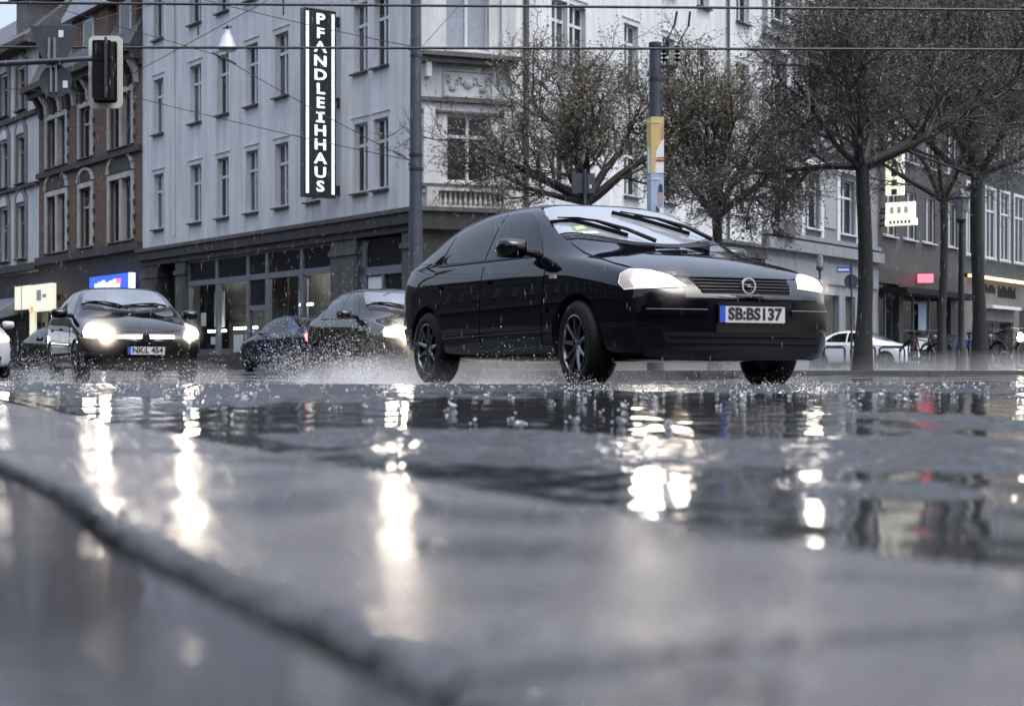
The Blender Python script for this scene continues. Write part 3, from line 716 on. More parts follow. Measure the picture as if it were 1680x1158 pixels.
nb.links.new(tcb.outputs['Object'], mpb.inputs[0]); nb.links.new(mpb.outputs[0], bt.inputs['Vector']); nb.links.new(bt.outputs[0], P(M['brick']).inputs['Base Color'])
u0 = uB(64); u1 = -0.02
bcols = [(78, 109), (132, 151), (181, 217)]
EZ = 11.35
brows = [(4.9, 7.25), (8.45, 10.45)]
bops = [(uB(a), uB(b), z0, z1) for a, b in bcols for z0, z1 in brows]
part('wall', brick_house, TB, lambda b: wall_with_openings(b, u0, u1, 4.3, EZ, bops, 0.24), M['brick'])
for o in bops:
    wide = (o[1] - o[0]) > 1.9
    window(brick_house, TB, *o, style='tee' if wide else 'cross', frame_m='sandstone', sill='sill_dark', sill_w=0.22)
    parts('window_surround', brick_house, TB, boxes((o[0] - 0.2, o[0], -0.07, 0.02, o[2], o[3] + 0.2), (o[1], o[1] + 0.2, -0.07, 0.02, o[2], o[3] + 0.2), (o[0], o[1], -0.07, 0.02, o[3], o[3] + 0.2)), M['sandstone'])
    if wide: part('mullion', brick_house, TB, boxes(((o[0] + o[1]) / 2 - 0.13, (o[0] + o[1]) / 2 + 0.13, -0.04, 0.2, o[2], o[3])), M['sandstone'])
    def quoins(b, o=o):
        for k in range(4):
            z = o[2] + 0.2 + k * 0.55
            b.box(o[0] - 0.32, o[0] - 0.2, -0.06, 0.01, z, z + 0.16); b.box(o[1] + 0.2, o[1] + 0.32, -0.06, 0.01, z, z + 0.16)
    part('quoin', brick_house, TB, quoins, M['sand_dark'])
    if o[2] < 6:          # blind arch over each first-floor window
        def arch(b, o=o):
            c = (o[0] + o[1]) / 2; r = (o[1] - o[0]) / 2 + 0.1; zc = o[3] + 0.24
            for k in range(9):
                t = math.pi * (k + 0.5) / 9; h = math.pi / 18 * 0.85
                p = [(c + q * math.cos(t + s), zc + 0.62 * q * math.sin(t + s)) for q, s in ((r, -h), (r + 0.16, -h), (r + 0.16, h), (r, h))]
                b.prism(p, -0.1, 0.02)
        part('arch', brick_house, TB, arch, M['sandstone'])
        part('arch_panel', brick_house, TB, lambda b, o=o: b.prism([((o[0] + o[1]) / 2 + ((o[1] - o[0]) / 2 + 0.08) * math.cos(t), o[3] + 0.25 + 0.62 * ((o[1] - o[0]) / 2 + 0.08) * math.sin(t)) for t in [math.pi * i / 10 for i in range(11)]], -0.03, 0.01), M['sand_dark'])
parts('string_course', brick_house, TB, boxes((u0, u1, -0.16, 0.02, 8.1, 8.32), (u0, u1, -0.2, 0.02, 4.45, 4.75)), M['sand_dark'])
part('cornice', brick_house, TB, boxes((u0 - 0.3, u1, -0.75, 0.05, EZ + 0.35, EZ + 0.6), (u0 - 0.2, u1, -0.5, 0.05, EZ + 0.1, EZ + 0.348), (u0, u1, -0.12, 0.04, EZ - 0.1, EZ + 0.098)), M['sand_dark'])
def dentils(b):
    k = 14
    for i in range(k):
        u = u0 + 0.4 + (u1 - u0 - 0.8) * i / (k - 1)
        b.prism([(-0.45, EZ + 0.1), (-0.05, EZ + 0.1), (-0.02, EZ - 0.75), (-0.14, EZ - 0.7), (-0.2, EZ - 0.3)], u - 0.11, u + 0.11, 'x')
for i in range(14):
    u = u0 + 0.4 + (u1 - u0 - 0.8) * i / 13
    part('cornice_bracket', brick_house, TB, lambda b, u=u: b.prism([(-0.45, EZ + 0.1), (-0.05, EZ + 0.1), (-0.02, EZ - 0.75), (-0.14, EZ - 0.7), (-0.2, EZ - 0.3)], u - 0.11, u + 0.11, 'x'), M['sandstone'] if i % 2 else M['sand_dark'])
ro = part('roof', brick_house, TB, lambda b: b.prism([(-0.5, EZ + 0.6), (2.2, EZ + 6.2), (9, EZ + 6.4), (9, EZ)], u0, u1, 'x'), M['slate'])
for a, b_ in [(118, 186), (191, 236)]:
    ua, ub = uB(a), min(uB(b_), -0.05); um = (ua + ub) / 2; zt = EZ + 0.7
    d = MB(TB); d.box(ua + 0.3, ub - 0.3, -0.1, 2.2, zt, zt + 2.1); dm = d.build('dormer', M['brick'], brick_house)
    d = MB(TB); d.prism([(ua, zt + 2.1), (um, zt + 3.0), (ub, zt + 2.1), (ub, zt + 1.95), (ua, zt + 1.95)], -0.45, 3.2); d.build('dormer_roof', M['zinc'], dm)
    d = MB(TB); d.box(um - 0.55, um + 0.55, -0.16, -0.102, zt + 0.3, zt + 1.75); d.build('dormer_surround', M['frame_white'], dm)
    d = MB(TB); d.box(um - 0.42, um + 0.42, -0.175, -0.162, zt + 0.4, zt + 1.65); d.build('dormer_pane', M['pane'], dm)
part('shop_floor', brick_house, TB, boxes((u0, u1, 0.02, 0.4, 0.05, 4.35)), M['dark_stone'])
for a, b_ in [(70, 120), (128, 158), (168, 226)]:
    part('shop_pane', brick_house, TB, boxes((uB(a), uB(b_), -0.01, 0.015, 0.6, 2.6)), M['pane'])
part('back_wall', brick_house, TB, boxes((u0, u1, 0.42, 9, 0.05, EZ)), M['shop_dark'])
# white house further left
OW = OB + DL * (-u0); 
white_house = thing('white_house', (OW.x, OW.y, PV), 'white washed house with brown stone window frames at the left end of the row', 'building')
def uW(px): return -u_on(px, OW, DL)
wu0 = -16.0
wcols = [(-58, -40), (-22, -5), (2, 15), (29, 43)]
wrows = [(4.9, 7.2), (8.2, 10.2), (11.4, 13.2)]
wops = [(uW(a), uW(b), z0, z1) for a, b in wcols for z0, z1 in wrows]
part('wall', white_house, TB, lambda b: wall_with_openings(b, wu0, -0.02, 4.2, 14.1, wops, 0.24), M['white_wall'])
for o in wops:
    window(white_house, TB, *o, style='cross', frame_m='tan_trim', sill='sand_dark', sill_w=0.2)
    parts('window_surround', white_house, TB, boxes((o[0] - 0.22, o[0], -0.08, 0.02, o[2] - 0.1, o[3] + 0.1), (o[1], o[1] + 0.22, -0.08, 0.02, o[2] - 0.1, o[3] + 0.1)), M['tan_trim'])
    c = (o[0] + o[1]) / 2; w = (o[1] - o[0]) / 2 + 0.22
    part('arch_head', white_house, TB, lambda b: b.prism([(c - w, o[3] + 0.1), (c + w, o[3] + 0.1), (c + w * 0.95, o[3] + 0.4), (c + w * 0.45, o[3] + 0.72), (c, o[3] + 1.0), (c - w * 0.45, o[3] + 0.72), (c - w * 0.95, o[3] + 0.4)], -0.08, 0.02), M['tan_trim'])
    part('arch_panel', white_house, TB, lambda b: b.prism([(c + w * 0.6 * math.cos(t), o[3] + 0.14 + 0.42 * math.sin(t)) for t in [math.pi * i / 8 for i in range(9)]], -0.1, -0.082), M['white_wall'])
parts('string_course', white_house, TB, boxes((wu0, 0, -0.16, 0.02, 7.9, 8.05), (wu0, 0, -0.2, 0.02, 4.3, 4.6), (wu0, 0, -0.15, 0.02, 10.95, 11.15)), M['sand_dark'])
part('eaves', white_house, TB, boxes((wu0, 0.2, -0.7, 0.1, 13.9, 14.2)), M['sand_dark'])
part('roof', white_house, TB, lambda b: b.prism([(-0.6, 14.2), (3.2, 17.6), (9, 17.6), (9, 14)], wu0, -0.02, 'x'), M['slate'])
d = MB(TB); d.box(-3.6, -2.2, 0.2, 2.5, 14.6, 16.4); dm = d.build('dormer', M['slate'], white_house)
d = MB(TB); d.prism([(-3.9, 16.4), (-2.9, 17.2), (-1.9, 16.4)], -0.1, 3.2); d.build('dormer_roof', M['slate'], dm)
part('shop_floor', white_house, TB, boxes((wu0, 0, 0.02, 0.4, 0.05, 4.25)), M['dark_stone'])
part('awning', white_house, TB, lambda b: b.prism([(-1.2, 2.5), (-1.2, 2.2), (0, 2.5), (0, 3.2)], uW(-20), uW(42), 'x'), M['shop_metal'])
part('shop_pane', white_house, TB, boxes((uW(-20), uW(20), 0.0, 0.015, 0.5, 2.1), (uW(28), uW(44), 0.0, 0.015, 0.2, 2.1)), M['pane'])
part('back_wall', white_house, TB, boxes((wu0, 0, 0.42, 9, 0.05, 14.1)), M['shop_dark'])
# lit signs along the left shops
def facade_box(name, px0, px1, py0, py1, off, dep, m, label, cat, O, D, u_fn_sign=-1, group=None, proud=None):
    ua = u_on(px0, O, D); ub = u_on(px1, O, D); p = O + D * ((ua + ub) / 2)
    Y = p.y; z0 = CAMH + (YH - py1) / F * Y; z1 = CAMH + (YH - py0) / F * Y
    t = thing(name, (p.x, p.y, z0), label, cat, group)
    T = frame((0, 0, 0), D * u_fn_sign); h = abs(ub - ua) / 2
    part('sign_face', t, T, boxes((-h, h, -off - dep, -off, 0, z1 - z0)), m)
    part('sign_bracket', t, T, boxes((-h * 0.6, -h * 0.5, -off, 0.0, (z1 - z0) * 0.4, (z1 - z0) * 0.6), (h * 0.5, h * 0.6, -off, 0.0, (z1 - z0) * 0.4, (z1 - z0) * 0.6)), M['black_iron'])
    return t, T, h, z1 - z0
t, T, h, hh = facade_box('lit_sign', 161, 226, 452, 478, 0.15, 0.2, M['sign_blue'], 'blue lit shop sign with white lettering above the brick house shop', 'sign', OB, DL)
part('sign_lettering', t, T, boxes(*[(-h * 0.72 + k * h * 0.19, -h * 0.72 + k * h * 0.19 + h * 0.155, -0.362, -0.351, hh * 0.18, hh * (0.55 + 0.08 * (k % 3))) for k in range(7)]), M['sign_white'])
part('sign_mark', t, T, boxes((h * 0.40, h * 0.6, -0.368, -0.352, hh * 0.42, hh * 0.7)), M['sign_red'])
part('sign_edge', t, T, boxes((h + 0.002, h + 0.12, -0.36, -0.14, 0, hh)), M['sign_white'])
t, T, h, hh = facade_box('lit_sign', 43, 66, 470, 508, 0.3, 0.2, M['sign_warm'], 'pale lit sign box with two upright panels beside the white house corner', 'sign', OB, DL)
part('panel_divider', t, T, boxes((-0.05, 0.05, -0.512, -0.501, 0, hh)), M['cream'])
t, T, h, hh = facade_box('lit_sign', 67, 104, 467, 511, 0.3, 0.2, M['sign_warm'], 'large pale lit sign panel with faint print behind the black small hatchback', 'sign', OB, DL)
part('sign_print', t, T, boxes((-h * 0.9, -h * 0.6, -0.512, -0.501, hh * 0.02, hh * 0.2)), M['sign_orange'])
part('sign_print', t, T, boxes((-h * 0.3, h * 0.1, -0.512, -0.501, hh * 0.4, hh * 0.8), (h * 0.2, h * 0.55, -0.512, -0.501, hh * 0.5, hh * 0.62)), M['cream'])
t, T, h, hh = facade_box('lit_sign', 60, 68, 513, 552, 0.2, 0.1, M['sign_warm'], 'narrow upright lit panel below the pale sign boxes', 'sign', OB, DL)

# --- right row: blue grey house, brown block, dark green block -------------------------------------
OG = B0
def uG(px): return u_on(px, OG, DR)
TG = frame((0, 0, -PV), DR)
grey_house = thing('ornate_house', (OG.x, OG.y, PV), 'blue grey house with pale window frames and shutters right of the corner building', 'building')
g1 = uG(1440)
gcols = [(1262, 1289), (1318, 1344), (1376, 1402)]
grows = [(5.35, 7.45), (9.0, 11.2), (12.6, 14.6)]
gops = [(uG(a), uG(b), z0, z1) for a, b in gcols for z0, z1 in grows]
part('wall', grey_house, TG, lambda b: wall_with_openings(b, 0.02, g1, 4.75, 15.6, gops, 0.22), M['stucco_blue'])
for o in gops:
    window(grey_house, TG, *o, style='cross', sill='frame_white', sill_w=0.2)
    parts('window_surround', grey_house, TG, boxes((o[0] - 0.28, o[0], -0.08, 0.02, o[2] - 0.4, o[3] + 0.25), (o[1], o[1] + 0.28, -0.08, 0.02, o[2] - 0.4, o[3] + 0.25), (o[0] - 0.32, o[1] + 0.32, -0.14, 0.02, o[3] + 0.25, o[3] + 0.42)), M['frame_white'])
for a, b_ in [(1296, 1311), (1349, 1370), (1406, 1425)]:
    for z0, z1 in grows[:2]: part('shutter', grey_house, TG, boxes((uG(a), uG(b_), -0.05, 0.02, z0 + 0.1, z1 - 0.1)), M['frame_grey'])
parts('string_course', grey_house, TG, boxes((0.02, g1, -0.18, 0.02, 4.85, 5.0), (0.02, g1, -0.3, 0.1, 4.35, 4.75), (0.02, g1, -0.15, 0.02, 8.3, 8.5), (0.02, g1, -0.15, 0.02, 11.9, 12.1)), M['stucco_blue'])
def hood(b, u):
    b.prism([(u - 0.75, 4.98), (u - 0.3, 5.35), (u + 0.3, 5.35), (u + 0.75, 4.98), (u + 0.6, 4.82), (u - 0.6, 4.82)], -0.45, 0.0)
for px in (1275,): part('carved_bracket', grey_house, TG, lambda b: hood(b, uG(px)), M['pier_stone'])
gs = [(uG(a), uG(b_), 0.1, 2.9) for a, b_ in [(1352, 1377), (1387, 1403)]]
part('shop_wall', grey_house, TG, lambda b: wall_with_openings(b, 0.02, g1, 0.05, 4.35, gs, 0.3), M['stucco_blue'])
part('fascia', grey_house, TG, boxes((0.1, g1 - 0.1, -0.08, -0.005, 3.3, 4.1)), M['stucco_blue'])
for o in gs: part('door', grey_house, TG, boxes((o[0], o[1], 0.2, 0.3, 0.1, 2.9)), M['shop_dark'])
part('back_wall', grey_house, TG, boxes((0.02, g1, 0.32, 9, 0.05, 15.6)), M['shop_dark'])
part('roof', grey_house, TG, lambda b: b.prism([(-0.4, 15.6), (4, 18), (9, 18), (9, 15.6)], 0.02, g1, 'x'), M['slate'])

OBr = OG + DR * g1
def uN(px): return u_on(px, OBr, DR)
brown = thing('office_block', (OBr.x, OBr.y, PV), 'brown grey block with rows of white framed windows behind the large tree', 'building')
n1 = uN(1582)
ncols = [(1449, 1470), (1482, 1503), (1513, 1534), (1549, 1570)]
nrows = [(5.6, 7.6), (8.9, 10.9), (12.2, 14.2)]
nops = [(uN(a), uN(b_), z0, z1) for a, b_ in ncols for z0, z1 in nrows]
part('wall', brown, TG, lambda b: wall_with_openings(b, 0.02, n1, 4.2, 17, nops, 0.18), M['stucco_brown'])
for o in nops: window(brown, TG, *o, style='tee', sill='frame_white', y=0.08)
sops = [(uN(1440), uN(1475), 0.2, 3.6), (uN(1482), uN(1560), 0.2, 3.4)]
part('shop_wall', brown, TG, lambda b: wall_with_openings(b, 0.02, n1, 0.05, 4.2, sops, 0.4), M['dark_stone'])
for o in sops: window(brown, TG, *o, style='triple', frame_m='shop_metal', sill=None, y=0.3)
part('canopy', brown, TG, boxes((uN(1442), uN(1570), -1.2, 0.0, 3.15, 3.38)), M['black'])
part('poster', brown, TG, boxes((uN(1514), uN(1527), 0.2, 0.22, 1.7, 2.9)), M['pale_blue'])
part('poster', brown, TG, boxes((uN(1513), uN(1529), 0.2, 0.22, 0.9, 1.4)), M['paper'])
part('price_card', brown, TG, boxes((uN(1507), uN(1513), 0.2, 0.22, 0.9, 1.35)), M['red_print'])
part('back_wall', brown, TG, boxes((0.02, n1, 0.5, 9, 0.05, 17)), M['shop_dark'])
OGr = OBr + DR * n1
def uH(px): return u_on(px, OGr, DR)
green = thing('clad_block', (OGr.x, OGr.y, PV), 'dark green clad block with tall white framed windows at the right edge', 'building')
h1 = 22.0
hcols = [(1586, 1596), (1617, 1632), (1641, 1655), (1664, 1679), (1688, 1702), (1712, 1726)]
hops = [(uH(a), uH(b_), z0, z1) for a, b_ in hcols for z0, z1 in [(5.4, 8.7), (10.0, 13.2), (14.2, 17)]]
part('wall', green, TG, lambda b: wall_with_openings(b, 0.02, h1, 4.5, 19, hops, 0.12), M['green_clad'])
for o in hops: window(green, TG, *o, style='cross', sill='frame_white', y=0.03)
for o in hops: parts('window_surround', green, TG, boxes((o[0] - 0.13, o[0], -0.04, 0.03, o[2] - 0.13, o[3] + 0.13), (o[1], o[1] + 0.13, -0.04, 0.03, o[2] - 0.13, o[3] + 0.13), (o[0], o[1], -0.04, 0.03, o[2] - 0.13, o[2]), (o[0], o[1], -0.04, 0.03, o[3], o[3] + 0.13)), M['frame_white'])
part('soffit_light', green, TG, boxes((uH(1586), h1, -0.25, -0.05, 4.32, 4.45)), M['warm_strip'])
hs_ = [(uH(1618), uH(1662), 0.2, 2.35), (uH(1672), uH(1720), 0.2, 3.0)]
part('shop_wall', green, TG, lambda b: wall_with_openings(b, 0.02, h1, 0.05, 4.3, hs_, 0.4), M['shop_stone'])
for o in hs_: window(green, TG, *o, style='tee', frame_m='shop_metal', sill=None, y=0.3)
part('shop_lettering', green, TG, boxes(*[(uH(1616) + 0.32 * k, uH(1616) + 0.32 * k + 0.2, -0.03, -0.004, 3.55 - (0.0 if k > 5 else -0.15), 4.1 - (0.12 if k % 3 == 1 else 0)) for k in range(15) if k != 5]), M['black'])
part('awning_rail', green, TG, boxes((uH(1617), uH(1664), -0.35, -0.005, 2.95, 3.1)), M['frame_white'])
part('back_wall', green, TG, boxes((0.02, h1, 0.5, 9, 0.05, 19)), M['shop_dark'])
# lit upright sign and lit box below it on the brown block
def proj_sign(name, px, py0, py1, wd, m, label):
    u = uN(px); p = OBr + DR * u; Y = p.y
    z0 = CAMH + (YH - py1) / F * Y; z1 = CAMH + (YH - py0) / F * Y
    t = thing(name, (p.x, p.y, z0), label, 'sign'); nn = Vector((0.8207, -0.5713, 0)); T = frame((0, 0, 0), nn)
    part('sign_box', t, T, boxes((0.25, 0.25 + wd, -0.12, 0.12, 0, z1 - z0)), m)
    part('bracket', t, T, boxes((0, 0.25, -0.04, 0.04, 0.2, 0.3), (0, 0.25, -0.04, 0.04, z1 - z0 - 0.3, z1 - z0 - 0.2)), M['black_iron'])
    return t, T, z1 - z0
t, T, hh = proj_sign('lit_sign', 1445, 182, 322, 0.72, M['sign_warm'], 'tall lit yellow white sign seen through the branches of the large tree')
for k in range(9): part('letter', t, T, boxes((0.50, 0.74, -0.132, -0.121, hh - 0.25 - k * hh / 9.3 - 0.24, hh - 0.25 - k * hh / 9.3)), M['sign_dark'])
t, T, hh = proj_sign('lit_sign', 1445, 334, 360, 1.2, M['sign_warm'], 'short wide lit box sign just under the tall lit sign behind the tree')
part('letter', t, T, boxes(*[(0.45 + 0.3 * k, 0.6 + 0.3 * k, -0.132, -0.121, 0.2, hh - 0.2) for k in range(3)]), M['cream'])
t, T, hh = proj_sign('lit_sign', 1444, 361, 372, 1.3, M['sign_warm'], 'thin lit lettered strip at the bottom of the tall lit sign')
part('letter', t, T, boxes(*[(0.45 + 0.16 * k, 0.53 + 0.16 * k, -0.132, -0.121, 0.08, hh - 0.08) for k in range(6)]), M['sign_dark'])
u = uN(1521); p = OBr + DR * u
z0 = CAMH + (YH - 466) / F * p.y
t = thing('red_lit_sign', (p.x, p.y, z0), 'small red lit box sign hanging over the dark shop entrance', 'sign')
TT = frame((0, 0, 0), (0.94, -0.3))
part('sign_box', t, TT, boxes((-0.32, 0.32, -1.38, -1.23, 0, 0.36)), M['sign_red'])
part('bracket', t, TT, boxes((-0.03, 0.03, -1.2, 0.1, 0.12, 0.2)), M['black_iron'])

# --- the houses across the road, behind the viewer: they close the street and show in the wet paint ---------
def back_house(x0, x1, h, m, label, y=-17.0, at=None):
    """front faces the street; at = (corner, direction) for a row that does not run across the view"""
    t = thing('town_house', (x1, y, 0) if at is None else at[0], label, 'building', None, math.pi if at is None else at[1])
    w = x1 - x0; n = int(w / 2.6); ops = []
    for i in range(n):
        c = w * (i + 0.5) / n
        for k in range(int((h - 4.5) / 3.4)): ops.append((c - 0.55, c + 0.55, 5.2 + 3.4 * k, 7.1 + 3.4 * k))
    part('wall', t, None, lambda b: wall_with_openings(b, 0.02, w, 0, h, ops, 0.2), m)
    for o in ops: window(t, Matrix.Identity(4), *o)
    part('building_core', t, None, boxes((0.02, w, 0.24, 10, 0, h - 0.05)), M['shop_dark'])
    part('shop_floor', t, None, boxes((0.1, w - 0.1, -0.05, 0.1, 0.02, 3.9)), M['dark_stone'])
    part('cornice', t, None, boxes((0, w, -0.3, 0.05, 4.0, 4.35)), M['pier_stone'])
    part('roof', t, None, lambda b: b.prism([(-0.4, h), (4, h + 4), (10, h + 4), (10, h)], 0.02, w, 'x'), M['slate'])
back_house(-46, -30, 15, M['stucco_blue'], 'blue grey town house across the road behind the viewer, far left')
back_house(-30, -15, 14.5, M['white_wall'], 'white town house across the road behind the viewer')
back_house(-15, 2, 16, M['stucco_brown'], 'brown grey town house straight behind the viewer')
back_house(2, 17, 14, M['stucco'], 'grey rendered town house behind the viewer to the right')
back_house(17, 34, 15.5, M['sand_dark'], 'sooty stone town house behind the viewer, far right')

M['bark_brick'] = mat('dark sooty brick', (0.05, 0.028, 0.022), 0.85, var=0.2, vscale=2.0, streak=0.25)
M['sooty_render'] = mat('sooty render', (0.045, 0.042, 0.04), 0.85, var=0.2, vscale=1.0, streak=0.25)
ORD = ['nearest the viewer', 'second from the viewer', 'third from the viewer', 'fourth from the viewer', 'fifth from the viewer', 'sixth from the viewer', 'seventh from the viewer', 'farthest from the viewer']
for k in range(8):
    h, m, lb = [(11.6, 'sand_dark', 'sooty stone'), (11.3, 'bark_brick', 'dark brick'), (12, 'dark_stone', 'dark stone'), (11.5, 'sooty_render', 'sooty rendered')][k % 4]
    q = Vector((-13.0, 2.0, 0)) + DL * (k * 17.5)
    back_house(0, 17.5, h, M[m], lb + ' town house on the near left side of the street, ' + ORD[k], at=((q.x, q.y, 0), math.atan2(DL.y, DL.x)))
q = Vector((-20, 40, 0)) + DL * 125 + Vector((0.8163, 0.5777, 0)) * 25
back_house(0, 50, 16, M['stucco_brown'], 'long brown grey town house closing the far left end of the street', at=((q.x, q.y, 0), math.atan2(-0.5777, -0.8163)))
# ------------------------------------------------------------------ cars
# station rows: x, half width, underside z, shoulder z, belt (y,z), upper side (y,z), roof rail (y,z), centre z
HATCH = [
 ( 0.865, 0.50, 0.215, 0.560, (0.46, 0.585), (0.40, 0.60), (0.22, 0.605), 0.608),
 ( 0.835, 0.655, 0.195, 0.575, (0.62, 0.625), (0.50, 0.655), (0.25, 0.67), 0.675),
 ( 0.755, 0.755, 0.185, 0.640, (0.705, 0.695), (0.54, 0.730), (0.27, 0.746), 0.750),
 ( 0.58, 0.815, 0.185, 0.715, (0.745, 0.768), (0.56, 0.802), (0.28, 0.821), 0.828),
 ( 0.30, 0.845, 0.180, 0.790, (0.765, 0.838), (0.60, 0.870), (0.30, 0.898), 0.905),
 (-0.02, 0.852, 0.180, 0.845, (0.775, 0.888), (0.66, 0.924), (0.38, 0.956), 0.968),
 (-0.22, 0.855, 0.180, 0.862, (0.790, 0.910), (0.70, 0.955), (0.50, 1.008), 1.028),
 (-0.52, 0.857, 0.180, 0.872, (0.800, 0.930), (0.695, 1.085), (0.56, 1.150), 1.182),
 (-0.85, 0.857, 0.180, 0.880, (0.803, 0.940), (0.685, 1.190), (0.555, 1.310), 1.342),
 (-1.12, 0.857, 0.180, 0.885, (0.803, 0.945), (0.680, 1.225), (0.550, 1.382), 1.408),
 (-1.60, 0.857, 0.180, 0.892, (0.803, 0.952), (0.678, 1.240), (0.548, 1.408), 1.435),
 (-2.10, 0.857, 0.185, 0.902, (0.800, 0.964), (0.672, 1.235), (0.548, 1.390), 1.424),
 (-2.55, 0.856, 0.190, 0.914, (0.797, 0.978), (0.668, 1.205), (0.550, 1.330), 1.372),
 (-2.86, 0.850, 0.205, 0.925, (0.790, 0.990), (0.665, 1.135), (0.550, 1.222), 1.265),
 (-3.06, 0.838, 0.225, 0.930, (0.775, 0.992), (0.655, 1.060), (0.53, 1.110), 1.140),
 (-3.20, 0.812, 0.245, 0.915, (0.745, 0.972), (0.62, 0.995), (0.42, 1.010), 1.018),
 (-3.275, 0.752, 0.265, 0.860, (0.69, 0.915), (0.56, 0.935), (0.34, 0.945), 0.948)]
SEDAN = [r for r in HATCH[:11]] + [
 (-2.00, 0.857, 0.185, 0.900, (0.800, 0.962), (0.672, 1.22), (0.545, 1.375), 1.405),
 (-2.38, 0.855, 0.190, 0.912, (0.795, 0.975), (0.665, 1.14), (0.545, 1.245), 1.285),
 (-2.72, 0.845, 0.200, 0.920, (0.780, 0.975), (0.665, 1.03), (0.50, 1.075), 1.10),
 (-2.95, 0.830, 0.215, 0.920, (0.760, 0.960), (0.60, 0.985), (0.35, 1.0), 1.005),
 (-3.35, 0.790, 0.240, 0.880, (0.720, 0.925), (0.55, 0.955), (0.32, 0.97), 0.975),
 (-3.44, 0.680, 0.270, 0.800, (0.62, 0.850), (0.48, 0.880), (0.30, 0.895), 0.90)]

def car_body(rows, wheelbase, paint_m, fx, fz, sy, wheel_r):
    V = []; Fq = []; k = 11
    for (x, w, zb, zs, b, u, r, zc) in rows:
        pts = [(0, zb), (w * 0.72, zb), (w * 0.955, zb + 0.05), (w * 0.995, zb + 0.20), (w, 0.5 if zs > 0.6 else 0.47), (w * 0.985, zs - 0.055 if zs > 0.62 else zs - 0.03), b, u, r, (r[0] * 0.5, zc - (zc - r[1]) * 0.25), (0, zc)]
        ym = max(p[0] for p in pts)
        bow = 0.10 if x > 0.7 else 0.0
        for y, z in pts: V.append((fx(x) - bow * (y / 0.85) ** 2, y * sy, fz(z)))
    n = len(rows)
    def vid(i, j): return i * k + j
    mir = {}
    base = len(V)
    for i in range(n):
        for j in range(k):
            if V[vid(i, j)][1] == 0: mir[vid(i, j)] = vid(i, j)
            else: mir[vid(i, j)] = len(V); q = V[vid(i, j)]; V.append((q[0], -q[1], q[2]))
    for i in range(n - 1):
        for j in range(k - 1):
            q = (vid(i, j), vid(i + 1, j), vid(i + 1, j + 1), vid(i, j + 1)); Fq.append(q)
            Fq.append(tuple(reversed([mir[a] for a in q])))
    for i in (0, n - 1):     # close nose and tail with a centre column
        cen = {0: vid(i, 0), k - 1: vid(i, k - 1)}
        for j in range(1, k - 1):
            q = V[vid(i, j)]; V.append((q[0] + (0.045 if i == 0 else -0.03), 0, q[2])); cen[j] = len(V) - 1
        for j in range(k - 1):
            a, b, c, d = vid(i, j), vid(i, j + 1), cen[j + 1], cen[j]
            f = [a, b, c, d] if j not in (0, k - 2) else ([a, b, c] if j == 0 else [a, b, d])
            f = tuple(dict.fromkeys(f))
            Fq.append(f); Fq.append(tuple(reversed([mir.get(q, q) for q in f])))
    me = bpy.data.meshes.new('body_cage'); me.from_pydata(V, [], Fq)
    bm = bmesh.new(); bm.from_mesh(me); bmesh.ops.recalc_face_normals(bm, faces=bm.faces); bm.to_mesh(me); bm.free()
    me.materials.append(paint_m); me.materials.append(M['liner'])
    cr = me.attributes.new('crease_edge', 'FLOAT', 'EDGE')
    inv = {v: k_ for k_, v in mir.items() if v != k_}
    wanted = {2: 0.35, 5: 0.30, 6: 0.45, 8: 0.15}
    for i_, e in enumerate(me.edges):
        a, b_ = (inv.get(q, q) for q in e.vertices)
        if a < n * k and b_ < n * k and a % k == b_ % k and a % k in wanted: cr.data[i_].value = wanted[a % k]
    o = bpy.data.objects.new('body', me); COL.objects.link(o)
    sm = o.modifiers.new('s', 'SUBSURF'); sm.levels = 2; sm.render_levels = 2
    dg = bpy.context.evaluated_depsgraph_get()
    whole = bpy.data.meshes.new_from_object(o.evaluated_get(dg))
    bvh = BVHTree.FromPolygons([v.co.copy() for v in whole.vertices], [tuple(p.vertices) for p in whole.polygons])
    # wheel wells
    cm = MB(); 
    for ax in (0.0, -wheelbase):
        for s in (-1, 1):
            cm.lathe([(0.0, s * 0.5), (wheel_r + 0.045, s * 0.5), (wheel_r + 0.045, s * 1.05), (0.0, s * 1.05)], 40, 'y', (ax, 0, wheel_r))
    co = link('cutter', cm.mesh('cutter', M['liner']))
    bo = o.modifiers.new('b', 'BOOLEAN'); bo.operation = 'DIFFERENCE'; bo.solver = 'EXACT'; bo.object = co; bo.material_mode = 'TRANSFER'
    dg = bpy.context.evaluated_depsgraph_get()
    me2 = bpy.data.meshes.new_from_object(o.evaluated_get(dg)); me2.name = 'body'
    me2.polygons.foreach_set('use_smooth', [True] * len(me2.polygons)); me2.set_sharp_from_angle(angle=math.radians(38))
    bpy.data.objects.remove(o); bpy.data.objects.remove(co)
    return me2, bvh

